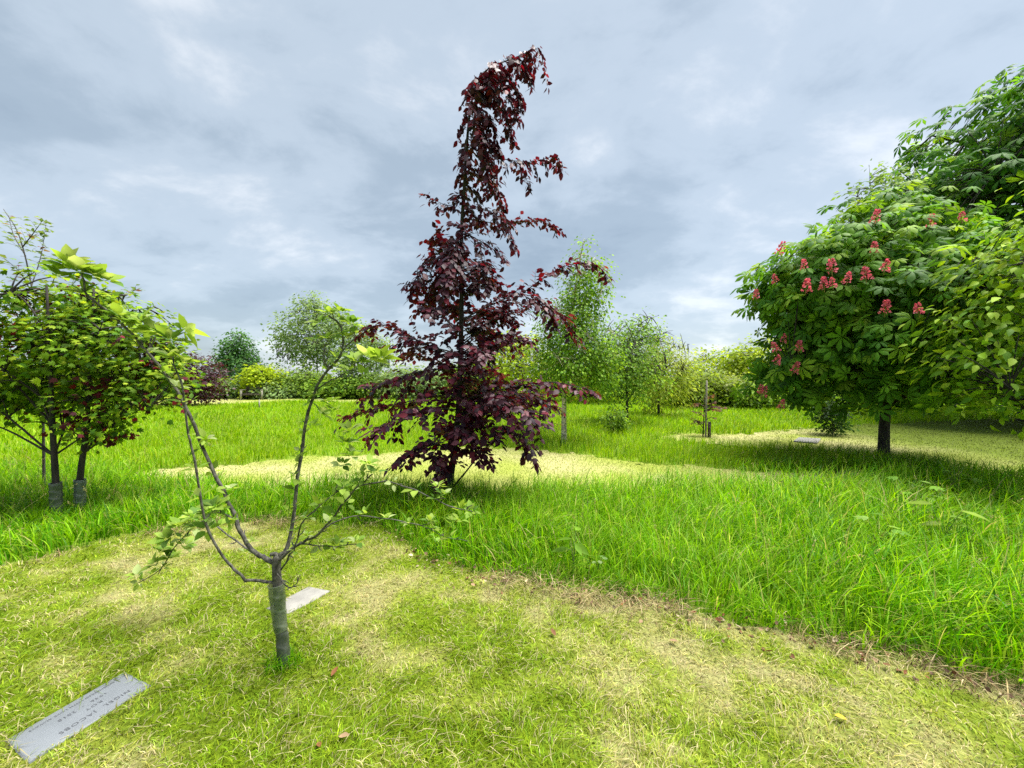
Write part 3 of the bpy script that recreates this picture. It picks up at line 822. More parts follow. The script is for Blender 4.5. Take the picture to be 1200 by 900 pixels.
# ------------------------------------------------------------------ purple beech
BD = float(G(525, 585)[1])
be_base = G(525, 585)
beech = Thing('copper_beech', 'slender purple leaved beech with drooping top standing in long grass', 'tree', be_base)
def Bp(x, y, dd=0.0): return W(x, y, BD + dd)
tp = [be_base - [0, 0, .05]] + [Bp(*q) for q in [(528, 560, 0), (532, 530, .0), (537, 480, .0), (540, 400, 0), (541, 330, 0), (541, 270, 0), (544, 220, 0), (547, 170, 0), (551, 130, 0), (558, 100, 0), (573, 80, -.02), (600, 69, -.04), (629, 57, -.05)]]
P = smooth_path(tp, 60)
V, Q, T = tube(P, np.interp(np.linspace(0, 1, 60), [0, .06, .3, .7, 1], [.065, .042, .030, .013, .003]), 9)
beech.part('trunk', V, [Q, T], M_BARK_DARK, smooth=True)
C_BE = [(0.036, 0.007, 0.016), (0.060, 0.009, 0.021), (0.018, 0.007, 0.016), (0.13, 0.008, 0.020), (0.10, 0.032, 0.045)]
W_BE = [4, 4, 3, 1.2, 2]
BEL = Leaves()
def bbranch(pts, r0, twig_len, twig_gap=.075, droop=.25, leaf=.082, gap=.021, t0=.04, rise=.05):
    twig_gap *= .62; r0 *= .7; droop *= .6; twig_len *= .95
    bag = Bag()
    P = smooth_path([q if isinstance(q, np.ndarray) else Bp(*q) for q in pts], 8 * len(pts))
    spray(bag, BEL, P, r0, twig_gap, twig_len, gap, leaf, C_BE, W_BE, droop=droop, t0=t0, leaf_droop=.3, rise=rise, hub=(be_base[0], be_base[1], 0), face=.9, jit=.7)
    beech.part('branch', bag.verts(), bag.faces(), M_BARK_DARK, smooth=True)
# the weeping top
for pts in [[(551, 130, 0), (565, 128, -.05), (578, 150, -.1), (584, 185, -.1)], [(555, 110, 0), (572, 106, .1), (590, 125, .16), (598, 165, .18)], [(560, 97, 0), (578, 92, -.12), (595, 108, -.2), (606, 140, -.22)],
            [(573, 80, 0), (590, 82, .08), (602, 98, .1), (612, 128, .1)], [(600, 69, -.04), (612, 72, -.1), (622, 92, -.12)], [(548, 160, 0), (562, 165, .1), (575, 190, .15), (582, 225, .15)],
            [(549, 145, 0), (560, 140, -.1), (566, 165, -.2), (572, 205, -.2)], [(557, 103, 0), (566, 90, .15), (580, 86, .2), (590, 96, .22)]]:
    bbranch(pts, .008, .20, .06, .8, rise=-.3, t0=.0)
bbranch([(615, 63, -.05), (629, 57, -.05), (637, 74, -.05), (642, 102, -.05)], .003, .05, .1, .6, gap=.05, leaf=.07)
bbranch([(547, 172, 0), (580, 184, -.05), (620, 190, -.1), (650, 184, -.15), (658, 200, -.15)], .01, .2, .075, .7, rise=-.25)
bbranch([(600, 187, -.08), (612, 200, -.1), (622, 222, -.1)], .005, .1, .08, .6)
bbranch([(545, 205, 0), (556, 205, .15), (580, 225, .3), (592, 262, .35)], .009, .22, .075, .6, rise=-.2)
bbranch([(544, 222, 0), (530, 240, -.1), (512, 236, -.15), (494, 226, -.2)], .008, .15, .07, .5, rise=-.15)
bbranch([(543, 240, 0), (570, 246, -.1), (592, 262, -.2), (604, 292, -.22)], .009, .22, .07, .6, rise=-.2)
bbranch([(543, 250, 0), (580, 262, .2), (620, 258, .35), (642, 262, .4), (660, 276, .4)], .009, .13, .06, .5, rise=-.1)
bbranch([(541, 270, 0), (555, 278, -.2), (575, 290, -.3), (592, 305, -.35)], .01, .24, .07, .5)
bbranch([(541, 285, 0), (515, 300, -.15), (492, 318, -.25), (480, 345, -.3)], .01, .25, .065, .5)
bbranch([(541, 300, 0), (515, 330, .15), (498, 350, .3), (488, 368, .35)], .01, .26, .065, .4)
bbranch([(541, 310, 0), (560, 318, .2), (578, 330, .3), (595, 345, .4)], .01, .26, .065, .4)
bbranch([(541, 265, 0), (535, 290, -.3), (525, 320, -.5), (520, 350, -.6)], .01, .26, .065, .5)
bbranch([(541, 405, 0), (580, 372, -.1), (620, 338, -.2), (662, 312, -.25), (695, 310, -.28), (715, 326, -.28)], .014, .26, .075, .4, t0=.25)
bbranch([(541, 395, 0), (590, 372, .2), (630, 356, .35), (660, 372, .45), (676, 402, .5)], .013, .28, .075, .4, t0=.25)
bbranch([(541, 375, 0), (575, 358, -.25), (610, 345, -.4), (640, 358, -.5), (655, 388, -.5)], .012, .28, .075, .4, t0=.25)
bbranch([(540, 415, 0), (500, 404, .1), (462, 384, .2), (438, 382, .25), (416, 398, .28)], .013, .28, .07, .35, t0=.3)
bbranch([(540, 420, 0), (510, 408, -.3), (485, 398, -.5), (460, 406, -.6)], .013, .34, .065, .3)
bbranch([(540, 430, 0), (490, 436, -.2), (450, 450, -.3), (426, 470, -.35)], .014, .36, .065, .3)
bbranch([(539, 460, 0), (490, 468, .2), (440, 480, .3), (398, 491, .35)], .014, .33, .07, .3)
bbranch([(538, 480, 0), (500, 480, -.4), (465, 492, -.65), (432, 512, -.75)], .014, .40, .06, .3)
bbranch([(538, 470, 0), (590, 456, -.3), (640, 448, -.5), (680, 454, -.55), (702, 464, -.55)], .014, .26, .08, .3, t0=.2)
bbranch([(538, 485, 0), (580, 470, .3), (620, 468, .5), (655, 480, .55)], .014, .38, .065, .3)
bbranch([(537, 490, 0), (570, 476, -.5), (605, 478, -.75), (640, 500, -.85)], .014, .40, .06, .3)
bbranch([(536, 510, 0), (580, 500, -.3), (615, 515, -.4), (628, 548, -.42)], .012, .26, .07, .5)
bbranch([(534, 530, 0), (505, 520, -.3), (480, 530, -.5), (464, 546, -.5)], .012, .32, .065, .3)
bbranch([(530, 572, 0), (545, 554, -.05), (572, 522, -.1), (604, 498, -.15), (625, 492, -.15)], .018, .30, .07, .2, t0=.5)
bbranch([(533, 545, 0), (515, 535, -.3), (510, 545, -.45), (512, 570, -.5)], .01, .22, .07, .5)
bbranch([(534, 535, 0), (550, 525, -.3), (565, 530, -.45), (575, 545, -.5)], .01, .26, .07, .4)
bag = Bag(); PA = P[int(len(P) * .5):]
for k in range(80):
    i = int((k * 7) % (len(PA) - 1)); a = rng.uniform(0, 6.28); q = np.linspace(0, 1, 5)[:, None]
    ln = rng.uniform(.12, .34) * np.interp(i / len(PA), [0, .2, .7, 1], [.8, 1, .9, .35])
    tw = PA[i] + (np.array([math.cos(a) * .8 + .35, math.sin(a), .25]) * q - UP * 1.0 * q * q) * ln
    bag.tube(tw, np.linspace(.003, .0015, 5), 4)
    leaves_along(BEL, tw, .024, .085, C_BE, W_BE, droop=.5, hub=(be_base[0], be_base[1], 0), face=.9)
beech.part('twigs', bag.verts(), bag.faces(), M_BARK_DARK, smooth=True, kind='stuff')
# more layers all round the lower crown
for k in range(34):
    hz = 0.65 + 2.3 * ((k * .618) % 1)
    az = rng.uniform(0, 2 * math.pi)
    rad = np.interp(hz, [0.6, 1.1, 1.7, 2.2, 3.0], [0.7, 1.15, 1.0, 0.62, .42]) * rng.uniform(0.6, 1.1)
    p0 = np.array([P[np.argmin(np.abs(P[:, 2] - hz)), 0], BD, hz])
    dr = np.array([math.cos(az), math.sin(az), 0])
    up_ = rng.uniform(.0, .34)
    q = [p0, p0 + dr * rad * .45 + UP * (.08 + up_ * .5), p0 + dr * rad * .8 + UP * (.1 + up_ * .9), p0 + dr * rad + UP * up_]
    bbranch(q, .011, .30, .075, .3)
put_leaves(beech, BEL, ovate(0.31, 0.05, 0.10, 0.45), M_BEECH, 300)

# ------------------------------------------------------------------ generic crowned trees
def ellip_points(blobs, k, shell=0.35, rough=0.3, seed=0, zmin=-9, gap=0.0):
    """points through the outer part of a union of lumpy ellipsoids, with their outward direction"""
    vol = np.array([b[3] * b[4] + b[4] * b[5] + b[3] * b[5] for b in blobs]); vol /= vol.sum()
    out, nor = [], []
    while sum(len(o) for o in out) < k:
        m = k * 2
        bi = rng.choice(len(blobs), m, p=vol)
        B = np.array(blobs)[bi]
        u = rand_unit(m)
        lump = fbm(u[:, 0] * 2.2 + bi * 3.1, u[:, 1] * 2.2, 1.0, 3, seed, z=0) * 0.5 + 0.5 * vnoise(u * 2.7 + bi[:, None] * 5.0, seed + 9)
        rr = (1 - rough) + 2 * rough * lump
        r = rr * (1 - shell * rng.uniform(0, 1, m) ** 1.5)
        p = B[:, :3] + u * B[:, 3:6] * r[:, None]
        ok = p[:, 2] > zmin
        for q, b in enumerate(blobs):    # not deep inside a neighbouring lobe
            e = np.linalg.norm((p - np.array(b[:3])) / np.array(b[3:6]), axis=1)
            ok &= ~((bi != q) & (e < 0.6))
        if gap > 0: ok &= fbm(p[:, 0], p[:, 1], 1.6, 2, seed + 3) + vnoise(p * 1.9, seed + 5) > 2 * gap
        out.append(p[ok]); nor.append(unit(u / B[:, 3:6])[ok])
    return np.concatenate(out)[:k], np.concatenate(nor)[:k]

def crown_tree(th, trunk, trunk_r, blobs, n_clusters, per, cr, tmpl, size, cols, w, leafmat, bark, n_limbs=10, n_obj=0, shell=0.45, rough=0.3, seed=0,
               droop=0.35, upness=0.7, zmin=0.2, flat=0.6, gap=0.0, weep=0.0, limb_r=0.35, twigs=True, colf=None, jit=0.15, twig_r=0.006):
    tr = smooth_path(trunk, 14)
    tbag = Bag(); tbag.tube(tr, np.interp(np.linspace(0, 1, 14), [0, .08, .5, 1], [trunk_r * 1.4, trunk_r, trunk_r * .75, trunk_r * .3]), 9)
    c, nr = ellip_points(blobs, n_clusters, shell, rough, seed, zmin, gap)
    # limbs reach for well spread clusters
    idx = [int(rng.integers(len(c)))]
    dist = np.linalg.norm(c - c[idx[0]], axis=1)
    for _ in range(n_limbs - 1):
        k = int(np.argmax(dist)); idx.append(k); dist = np.minimum(dist, np.linalg.norm(c - c[k], axis=1))
    limbs = []
    lo = tr[:, 2].min()
    for k in idx:
        tip = c[k]
        d_xy = np.linalg.norm(tr[:, :2] - tip[:2], axis=1)
        want = tip[2] - 0.75 * d_xy.min() - 0.1
        s = int(np.argmin(np.abs(tr[:, 2] - np.clip(want, lo + 0.28 * (tr[:, 2].max() - lo), tr[:, 2].max()))))
        p0 = tr[s]; v = tip - p0
        mid = p0 + v * 0.45 + UP * 0.12 * np.linalg.norm(v) + rng.normal(0, 0.05, 3) * np.linalg.norm(v)
        limbs.append(smooth_path([p0, mid, p0 + (tip - p0) * 0.97], 10))
    allp = np.concatenate(limbs + [tr[5:]]); own = np.concatenate([np.full(10, q) for q in range(len(limbs))] + [np.full(len(tr) - 5, -1)])
    bags = [Bag() for _ in limbs]
    for q, lp in enumerate(limbs):
        bags[q].tube(lp, np.linspace(trunk_r * limb_r, trunk_r * .08, 10), 6)
    if twigs:
        for k in range(len(c)):
            e = np.linalg.norm(allp - c[k], axis=1); b = int(np.argmin(e + 0.4 * np.maximum(0, allp[:, 2] - c[k][2] + .1)))
            q = own[b]
            p0 = allp[b]; v = c[k] - p0
            (bags[q] if q >= 0 else tbag).tube(smooth_path([p0, p0 + v * .5 + UP * .08 * np.linalg.norm(v), c[k]], 5), np.linspace(twig_r * 1.6, twig_r * 0.6, 5), 4)
    th.part('trunk', tbag.verts(), tbag.faces(), bark, smooth=True)
    for q in range(len(limbs)): th.part('branch', bags[q].verts(), bags[q].faces(), bark, smooth=True)
    # leaves
    k = n_clusters * per
    ci = np.repeat(np.arange(n_clusters), per)
    off = rng.normal(0, 1, (k, 3)) * np.array([cr, cr, cr * flat])
    if weep: off[:, 2] -= rng.uniform(0, weep, k)
    p = c[ci] + off
    ok = p[:, 2] > zmin * 0.6
    outw = nr[ci]
    hd = unit(off * np.array([1, 1, 0.2]) / cr + outw * np.array([0.8, 0.8, 0.2]) + rng.normal(0, 0.35, (k, 3)))
    dd = unit(hd - UP * (droop + rng.normal(0, 0.2, (k, 1))))
    nn = unit(UP * upness * .6 + outw * 0.9 + rng.normal(0, 0.35, (k, 3)))
    cl = pal(cols, w, k, jit) * (1 + rng.normal(0, 0.14, n_clusters))[ci][:, None]
    if colf is not None: cl = colf(p, cl)
    L = Leaves(); L.add(p[ok], dd[ok], nn[ok], (size * rng.uniform(0.65, 1.2, k))[ok], np.clip(cl, 0.003, 0.7)[ok])
    put_leaves(th, L, tmpl, leafmat, n_obj)
    return c, nr

# ------------------------------------------------------------------ red flowering chestnut
rc_base = np.array([6.55, 6.75, float(gz(6.55, 6.75))])
rc = Thing('red_horse_chestnut', 'round crowned horse chestnut with upright pink flower clusters', 'tree', rc_base)
PALM = palmate(6, 0.34)
C_HC = [(0.10, 0.24, 0.018), (0.15, 0.30, 0.022), (0.065, 0.175, 0.020), (0.24, 0.38, 0.025)]
blobs_rc = [(6.6, 6.9, 2.7, 1.75, 1.7, 1.65), (6.95, 7.2, 3.6, 1.05, 1.2, 1.2), (5.45, 6.7, 3.05, 1.0, 1.0, .95), (5.35, 6.7, 1.75, .85, .9, .85), (7.5, 7.0, 2.3, 1.0, 1.2, 1.3), (6.4, 5.7, 2.3, 1.2, .9, 1.2)]
c_rc, n_rc = crown_tree(rc, [rc_base - [0, 0, .05], rc_base + [0, 0, .6], rc_base + [.05, 0, 1.3], rc_base + [.15, .1, 2.4], rc_base + [.3, .2, 3.6]], .085, blobs_rc, 760, 6, .17, PALM, .215, C_HC, [4, 4, 3, 1.5], M_LEAF, M_BARK_DARK,
           n_limbs=14, n_obj=300, seed=3, droop=.3, upness=.9, zmin=.85, rough=.34, shell=.5, gap=.36)
# flower clusters: a cone of small petals on a stalk
fb = Bag()
fb.tube(np.array([[0, 0, -.05], [0, 0, .1], [0, 0, .2]]), [.006, .005, .002], 5)
nv = len(fb.verts()); fb.c.append(np.tile(np.array([.25, .2, .05]), (nv, 1)))
for k in range(64):
    zz = rng.uniform(0, .2); rr = .055 * (1 - zz / .23) * rng.uniform(.6, 1.1) + .008; a = k * 2.4
    o = np.array([math.cos(a) * rr, math.sin(a) * rr, zz]); dr = unit(o * [1, 1, 0] + [0, 0, .03] + rng.normal(0, .02, 3))
    xv, yv, zv = frames(dr[None], rand_unit(1))
    q = np.array([o - xv[0] * .011, o + dr * .026 - xv[0] * .015, o + dr * .030 + xv[0] * .015, o + xv[0] * .011])
    fb.add(q, [[0, 1, 2, 3]], None, np.array([.66, .11, .19]) * rng.uniform(.6, 1.3) + np.array([.06, .08, .06]) * rng.uniform(0, 1))
fl_me = mesh_np('flower_cluster', fb.verts(), fb.faces(), fb.cols()); fl_me.materials.append(M_FLOWER)
FL_PX = [(912, 293), (909, 327), (944, 337), (966, 334), (976, 332), (992, 327), (975, 314), (1015, 324), (1036, 314), (1024, 292), (1025, 255), (1037, 363), (1077, 364), (1090, 260), (1127, 255), (917, 397), (936, 407), (929, 432), (910, 408), (909, 422), (893, 460), (891, 456), (915, 474), (886, 345), (943, 310)]
u_, v_, f_ = proj(c_rc)
for (x, y) in FL_PX:
    near = np.hypot(u_ - x, v_ - y) < 26
    d = float(f_[near].min()) if near.any() else 6.4
    p = W(x, y + 5, max(4.6, d - 0.24))
    o = bpy.data.objects.new('flower_cluster', fl_me); COL.objects.link(o); o.parent = rc.root
    o.location = tuple(p - rc_base); o.rotation_euler = (rng.normal(0, .2), rng.normal(0, .2), rng.uniform(0, 6)); s = rng.uniform(.7, 1.0); o.scale = (s, s, s)

# ------------------------------------------------------------------ tall chestnut behind it
bc_base = np.array([17.0, 12.5, 0.0])
bc = Thing('horse_chestnut', 'huge dark green horse chestnut towering behind the pink flowering one', 'tree', bc_base)
blobs_bc = [(17.2, 12.2, 6.4, 4.6, 4.0, 4.6), (14.4, 11.6, 5.0, 2.6, 2.6, 3.0), (16.4, 10.6, 7.8, 2.8, 2.6, 2.6), (14.6, 11.0, 2.8, 2.6, 2.4, 2.2), (17, 9.9, 4.2, 3, 2.4, 3)]
crown_tree(bc, [bc_base - [0, 0, .1], bc_base + [0, 0, 2], bc_base + [.1, 0, 5], bc_base + [0, 0, 9]], .28, blobs_bc, 1300, 6, .34, palmate_light(6, .4), .37, [(0.065, 0.19, 0.015), (0.10, 0.24, 0.018), (0.036, 0.125, 0.015), (0.18, 0.33, 0.025)], [4, 3, 3, 1.6], M_LEAF, M_BARK_DARK,
           n_limbs=14, n_obj=200, seed=13, droop=.45, upness=.9, zmin=.9, rough=.2, shell=.5, twig_r=.012)

# ------------------------------------------------------------------ bright leafed tree at the right edge
lm_base = np.array([6.35, 4.7, float(gz(6.35, 4.7))])
lm = Thing('cherry_tree', 'bright yellow green leafed tree with pointed leaves in front of the chestnuts', 'tree', lm_base)
blobs_lm = [(6.65, 4.6, 2.1, 1.35, 1.05, 1.25), (7.0, 4.5, 2.9, 1.1, 1.0, 1.0), (5.75, 4.5, 1.7, .7, .7, .75), (6.2, 4.45, 2.6, .7, .7, .8)]
crown_tree(lm, [lm_base - [0, 0, .05], lm_base + [.03, 0, .5], lm_base + [.15, 0, 1.3], lm_base + [.3, 0, 2.4], lm_base + [.3, 0, 3.0]], .026, blobs_lm, 560, 11, .13, ovate(.25, .09, .22), .115, [(0.19, 0.34, 0.014), (0.26, 0.40, 0.018), (0.11, 0.24, 0.016), (0.33, 0.44, 0.05)], [4, 4, 2.5, 1.5], M_LEAF, M_BARK_DARK,
           n_limbs=16, n_obj=300, seed=23, droop=.55, upness=.7, zmin=.55, rough=.35, shell=.6, flat=.8, gap=.34)

# ------------------------------------------------------------------ twiggy tree showing behind the chestnut
tw_base = np.array([9.0, 9.3, 0.0])
tw = Thing('ash_sapling', 'thin airy grey green tree top rising behind the flowering chestnut', 'tree', tw_base)
crown_tree(tw, [tw_base, tw_base + [-.1, 0, 2], tw_base + [-.2, 0, 4.0], tw_base + [-.1, 0, 5.2]], .035, [(8.85, 9.3, 5.6, .75, .7, 1.1), (8.3, 9.2, 4.7, .8, .7, .8)], 190, 8, .12, sliver(.24), .13, [(0.14, 0.23, 0.07), (0.19, 0.29, 0.08)], [1, 1], M_LEAF_SOFT, M_BARK, n_limbs=9, seed=33, shell=.8, rough=.35, zmin=1, droop=.3)

# ------------------------------------------------------------------ two guarded maples on the left
C_MA = [(0.14, 0.26, 0.012), (0.22, 0.35, 0.014), (0.06, 0.15, 0.010), (0.32, 0.41, 0.03)]
C_MR = [(0.12, 0.012, 0.025), (0.06, 0.012, 0.02), (0.24, 0.02, 0.045)]
def maple_col(red_below):
    def f(p, c):
        k = (vnoise(p * 2.3, 71) * 0.35 + vnoise(p * 7.5, 73) * 0.65)
        pr = np.clip((red_below - p[:, 2]) * 1.6, -0.2, 1) * 0.5 + (k - 0.54) * 2.6
        red = pr > rng.uniform(0.15, 0.75, len(p))
        c = c.copy(); c[red] = pal(C_MR, [3, 3, 1], int(red.sum()))
        return c
    return f
for (bx, by, lean, lab, blobs, seed, px) in [
    (67, 612, -.02, 'maple with yellow green and wine red leaves, upright trunk in dark grey guard', [(-4.95, 4.05, 1.85, .75, .7, .62), (-4.65, 3.95, 1.30, .55, .6, .45), (-5.6, 4.2, 1.7, .7, .7, .7), (-4.8, 4.1, 2.3, .5, .5, .4)], 43, 1.25),
    (92, 606, .10, 'leaning maple with reddish lower leaves, trunk in pale grey guard', [(-4.4, 4.3, 1.8, .6, .6, .5), (-4.15, 4.35, 1.4, .42, .5, .42), (-4.4, 4.2, 1.1, .4, .4, .36)], 53, 1.35)]:
    b = G(bx, by); b[2] = gz(b[0], b[1])
    m = Thing('maple_tree', lab, 'tree', b, 'maples with trunk guards')
    tr = [b - [0, 0, .05], b + [lean * .3, 0, .45], b + [lean, 0, .9], b + [lean * 1.6, 0, 1.6], b + [lean * 2.2, 0, 2.4]]
    crown_tree(m, tr, .031, blobs, 500 if seed == 43 else 330, 15, .085, lobed(), .062, C_MA, [4, 3, 4, 1.3], M_LEAF, M_BARK_DARK, n_limbs=12, n_obj=300, seed=seed, zmin=.6, rough=.42, shell=.6, droop=.3, upness=.9, gap=.42, colf=maple_col(px))
    g0 = smooth_path([b + [0, 0, -.02], b + [lean * .2, 0, .2], b + [lean * .27, 0, .40]], 6)
    guard_tube(m, g0, np.full(6, .046), M_GUARD_GREY if seed == 43 else plastic_mat('pale_plastic', (.12, .14, .13), .1))

# thin sapling whose shoots rise above the maples
sp_base = np.array([-6.12, 5.0, float(gz(-6.12, 5.0))])
sp = Thing('hawthorn_sapling', 'thin pale leaved shoots rising above the maples at the edge', 'tree', sp_base)
SPL = Leaves()
tr = smooth_path([sp_base - [0, 0, .05], W(50, 480, 5), W(42, 380, 5), W(36, 330, 5), W(22, 275, 5), W(4, 245, 5)], 20)
V, Q, T = tube(tr, np.linspace(.016, .003, 20), 7); sp.part('trunk', V, [Q, T], M_BARK, smooth=True)
C_SP = [(0.15, 0.22, 0.06), (0.22, 0.29, 0.09), (0.10, 0.16, 0.05), (0.20, 0.10, 0.08)]
for pts in [[(38, 345, 0), (24, 320, -.2), (2, 300, -.3)], [(37, 335, 0), (48, 300, .2), (54, 262, .3)], [(30, 300, 0), (16, 275, .2), (10, 252, .3)], [(40, 370, 0), (60, 335, -.2), (72, 300, -.3)], [(41, 375, 0), (75, 345, .2), (108, 305, .3)], [(42, 385, 0), (90, 370, .2), (135, 350, .35), (163, 338, .4)],
            [(42, 390, 0), (20, 370, -.3), (-10, 350, -.5)], [(26, 290, 0), (40, 272, -.1), (50, 258, -.15)], [(42, 390, 0), (80, 385, -.1), (120, 362, .0), (150, 345, .1)]]:
    bag = Bag(); P = smooth_path([W(x, y, 5 + d) for x, y, d in pts], 14)
    spray(bag, SPL, P, .007, .07, .22, .032, .075, C_SP, [4, 3, 3, 1], droop=.1, rise=.3, t0=.1)
    sp.part('branch', bag.verts(), bag.faces(), M_BARK, smooth=True)
put_leaves(sp, SPL, diamond(.3), M_LEAF_SOFT, 120)

# ------------------------------------------------------------------ birches and weeping willow behind the path
bi_base = G(661, 521); bi_base[2] = gz(bi_base[0], bi_base[1])
bi = Thing('silver_birch', 'silver birch with bare pale trunk behind the purple beech', 'tree', bi_base)
x0, y0 = bi_base[0], bi_base[1]
crown_tree(bi, [bi_base - [0, 0, .05], bi_base + [0, 0, 1], bi_base + [.05, 0, 2.2], bi_base + [.35, 0, 4.1]], .06, [(x0 + .1, y0, 1.85, .85, .8, .7), (x0 + .15, y0, 2.5, .75, .75, .9), (x0 + .45, y0, 3.5, .5, .5, .85), (x0 + .75, y0, 1.9, .5, .5, .7)], 620, 19, .13, diamond(.36), .07, [(0.15, 0.30, 0.02), (0.22, 0.37, 0.03), (0.09, 0.21, 0.02)], [4, 4, 2], M_LEAF, M_BARK_BIRCH,
           n_limbs=18, n_obj=0, seed=61, zmin=.95, rough=.35, shell=.7, droop=.5, weep=.25, twig_r=.004, limb_r=.25)
def far_tree(name, label, cat, px, py_top, half_w, d, cols, w, lumps=3, n_cl=160, per=12, leaf=.11, cr=.22, bark=M_BARK, mat=M_LEAF_SOFT, seed=0, base_up=0.15, tall=1.0, tmpl=None, weep=0.0, rough=.3, shell=.6, group=None, gap=0.0, trunk_r=.09, top_sharp=False):
    """a tree or shrub d metres out, px centre, py_top its top in the photograph, half_w its half width in metres"""
    n_cl = int(n_cl * 1.7); per = int(per * 1.25); trunk_r *= .5; leaf *= 1.2
    b = np.array([(px - 600) / FPX * d, d, 0.0]); b[2] = gz(b[0], b[1])
    H = W(px, py_top, d)[2]
    th = Thing(name, label, cat, b, group)
    z0 = base_up * H
    blobs = [(b[0], d, z0 + (H - z0) * .45, half_w, half_w * .9, (H - z0) * .5)]
    for k in range(lumps):
        a = k * 2.4 + seed
        f = rng.uniform(.3, .8)
        r = half_w * rng.uniform(.4, .6)
        blobs.append((b[0] + math.cos(a) * half_w * .5, d + math.sin(a) * half_w * .5, z0 + (H - z0) * f, r, r, min((H - z0) * .3, r * 1.2)))
    if top_sharp: blobs = [(b[0], d, z0 + (H - z0) * .35, half_w, half_w * .9, (H - z0) * .36), (b[0] + .1 * half_w, d, z0 + (H - z0) * .62, half_w * .55, half_w * .55, (H - z0) * .4), (b[0] - .5 * half_w, d, z0 + (H - z0) * .55, half_w * .28, half_w * .3, (H - z0) * .3)]
    crown_tree(th, [b - [0, 0, .1], b + [0, 0, H * .3], b + [rng.normal(0, .1), 0, H * .5], b + [rng.normal(0, .15), 0, H * .74]], trunk_r, blobs, n_cl, per, cr, tmpl or diamond(.36), leaf, cols, w, mat, bark, n_limbs=8, seed=seed, zmin=.05, rough=rough, shell=shell, weep=weep, gap=gap, twig_r=.008)
    return th
G_LIME = [(0.28, 0.39, 0.012), (0.36, 0.45, 0.018), (0.20, 0.30, 0.015)]
G_MID = [(0.15, 0.27, 0.022), (0.21, 0.33, 0.03), (0.09, 0.19, 0.02)]
G_GREY = [(0.18, 0.28, 0.09), (0.24, 0.33, 0.12), (0.13, 0.21, 0.075)]
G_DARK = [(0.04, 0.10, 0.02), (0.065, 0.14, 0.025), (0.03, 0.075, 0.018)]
far_tree('birch_tree', 'light green bushy birch just behind the pale trunked one', 'tree', 735, 362, 1.1, 11.5, [(0.17, 0.31, 0.04), (0.24, 0.38, 0.06), (0.12, 0.24, 0.03)], [4, 3, 2], n_cl=230, leaf=.075, cr=.16, seed=71, base_up=.25, weep=.3)
far_tree('willow_tree', 'weeping yellow green willow with hanging see through twigs', 'tree', 772, 372, 1.15, 14.0, [(0.31, 0.39, 0.04), (0.37, 0.43, 0.07), (0.22, 0.30, 0.03)], [4, 3, 2], n_cl=210, leaf=.13, cr=.15, seed=75, base_up=.2, weep=1.0, tmpl=sliver(.14), rough=.4)
far_tree('acer_tree', 'lime yellow tree glimpsed through the purple beech', 'tree', 612, 388, 1.1, 10.0, G_LIME, [4, 3, 2], n_cl=170, leaf=.085, cr=.16, seed=79, base_up=.25)

# hedge and trees along the far side, right of the beech
for k, (px, pt, hw, d, cols, lab) in enumerate([
    (690, 418, 2.2, 21, G_LIME, 'yellow green hedge bush behind the bushy birch'),
    (812, 428, 1.6, 18, [(0.24, 0.33, 0.03), (0.18, 0.27, 0.02)], 'low golden green bush beside the weeping willow'),
    (850, 404, 2.3, 21, G_LIME, 'tallest lime green hedge bush between willow and flowering chestnut'),
    (893, 396, 2.2, 21, G_LIME, 'lime green hedge bush half hidden by the flowering chestnut'),
    (848, 436, 1.2, 18.5, [(0.27, 0.34, 0.09), (0.33, 0.38, 0.12), (0.2, 0.27, 0.06)], 'dull olive bush at the foot of the lime hedge'),
    (884, 445, 1.3, 17.5, [(0.2, 0.34, 0.03), (0.26, 0.4, 0.03), (0.14, 0.26, 0.03)], 'dark based green bush below the lime hedge near chestnut flowers'),
    (560, 425, 2.2, 25, G_MID, 'green hedge bush seen between the lower beech branches'),
    (485, 428, 2.2, 25, G_GREY, 'grey green hedge bush left of the beech trunk'),
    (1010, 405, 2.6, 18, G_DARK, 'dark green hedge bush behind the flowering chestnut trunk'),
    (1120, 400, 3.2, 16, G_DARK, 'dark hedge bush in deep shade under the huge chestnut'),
]):
    far_tree('hedge_bush', lab, 'bush', px, pt, hw, d, cols, [3, 3, 2][:len(cols)], n_cl=170, per=12, leaf=.15 * d / 20, cr=.30 * d / 20, seed=101 + k, base_up=.0, trunk_r=.06)

# far left: purple bush, poplar like tree, willow, hedge
far_tree('purple_bush', 'dark purple leaved bush at the left end of the hedge', 'bush', 228, 412, 1.25, 19.0, [(0.040, 0.014, 0.02), (0.06, 0.02, 0.025), (0.03, 0.012, 0.018)], [3, 2, 2], n_cl=130, leaf=.12, cr=.25, seed=131, base_up=.05, mat=M_BEECH)
far_tree('upright_tree', 'small upright mid green tree left of the wooden bench', 'tree', 280, 388, 1.5, 27.0, [(0.075, 0.19, 0.045), (0.11, 0.24, 0.06), (0.05, 0.13, 0.04)], [3, 3, 2], n_cl=240, leaf=.15, cr=.26, seed=137, base_up=.05, top_sharp=True)
far_tree('tall_willow', 'tall airy grey green willow behind the hedge', 'tree', 372, 345, 2.7, 29.0, G_GREY, [3, 3, 2], n_cl=300, per=13, leaf=.17, cr=.30, seed=141, base_up=.2, rough=.4, lumps=6, shell=.8, gap=.42)
far_tree('willow_bush', 'rounded grey green tree right of the tall willow', 'tree', 428, 378, 1.7, 26.0, G_GREY, [3, 3, 2], n_cl=170, leaf=.15, cr=.3, seed=143, base_up=.1)
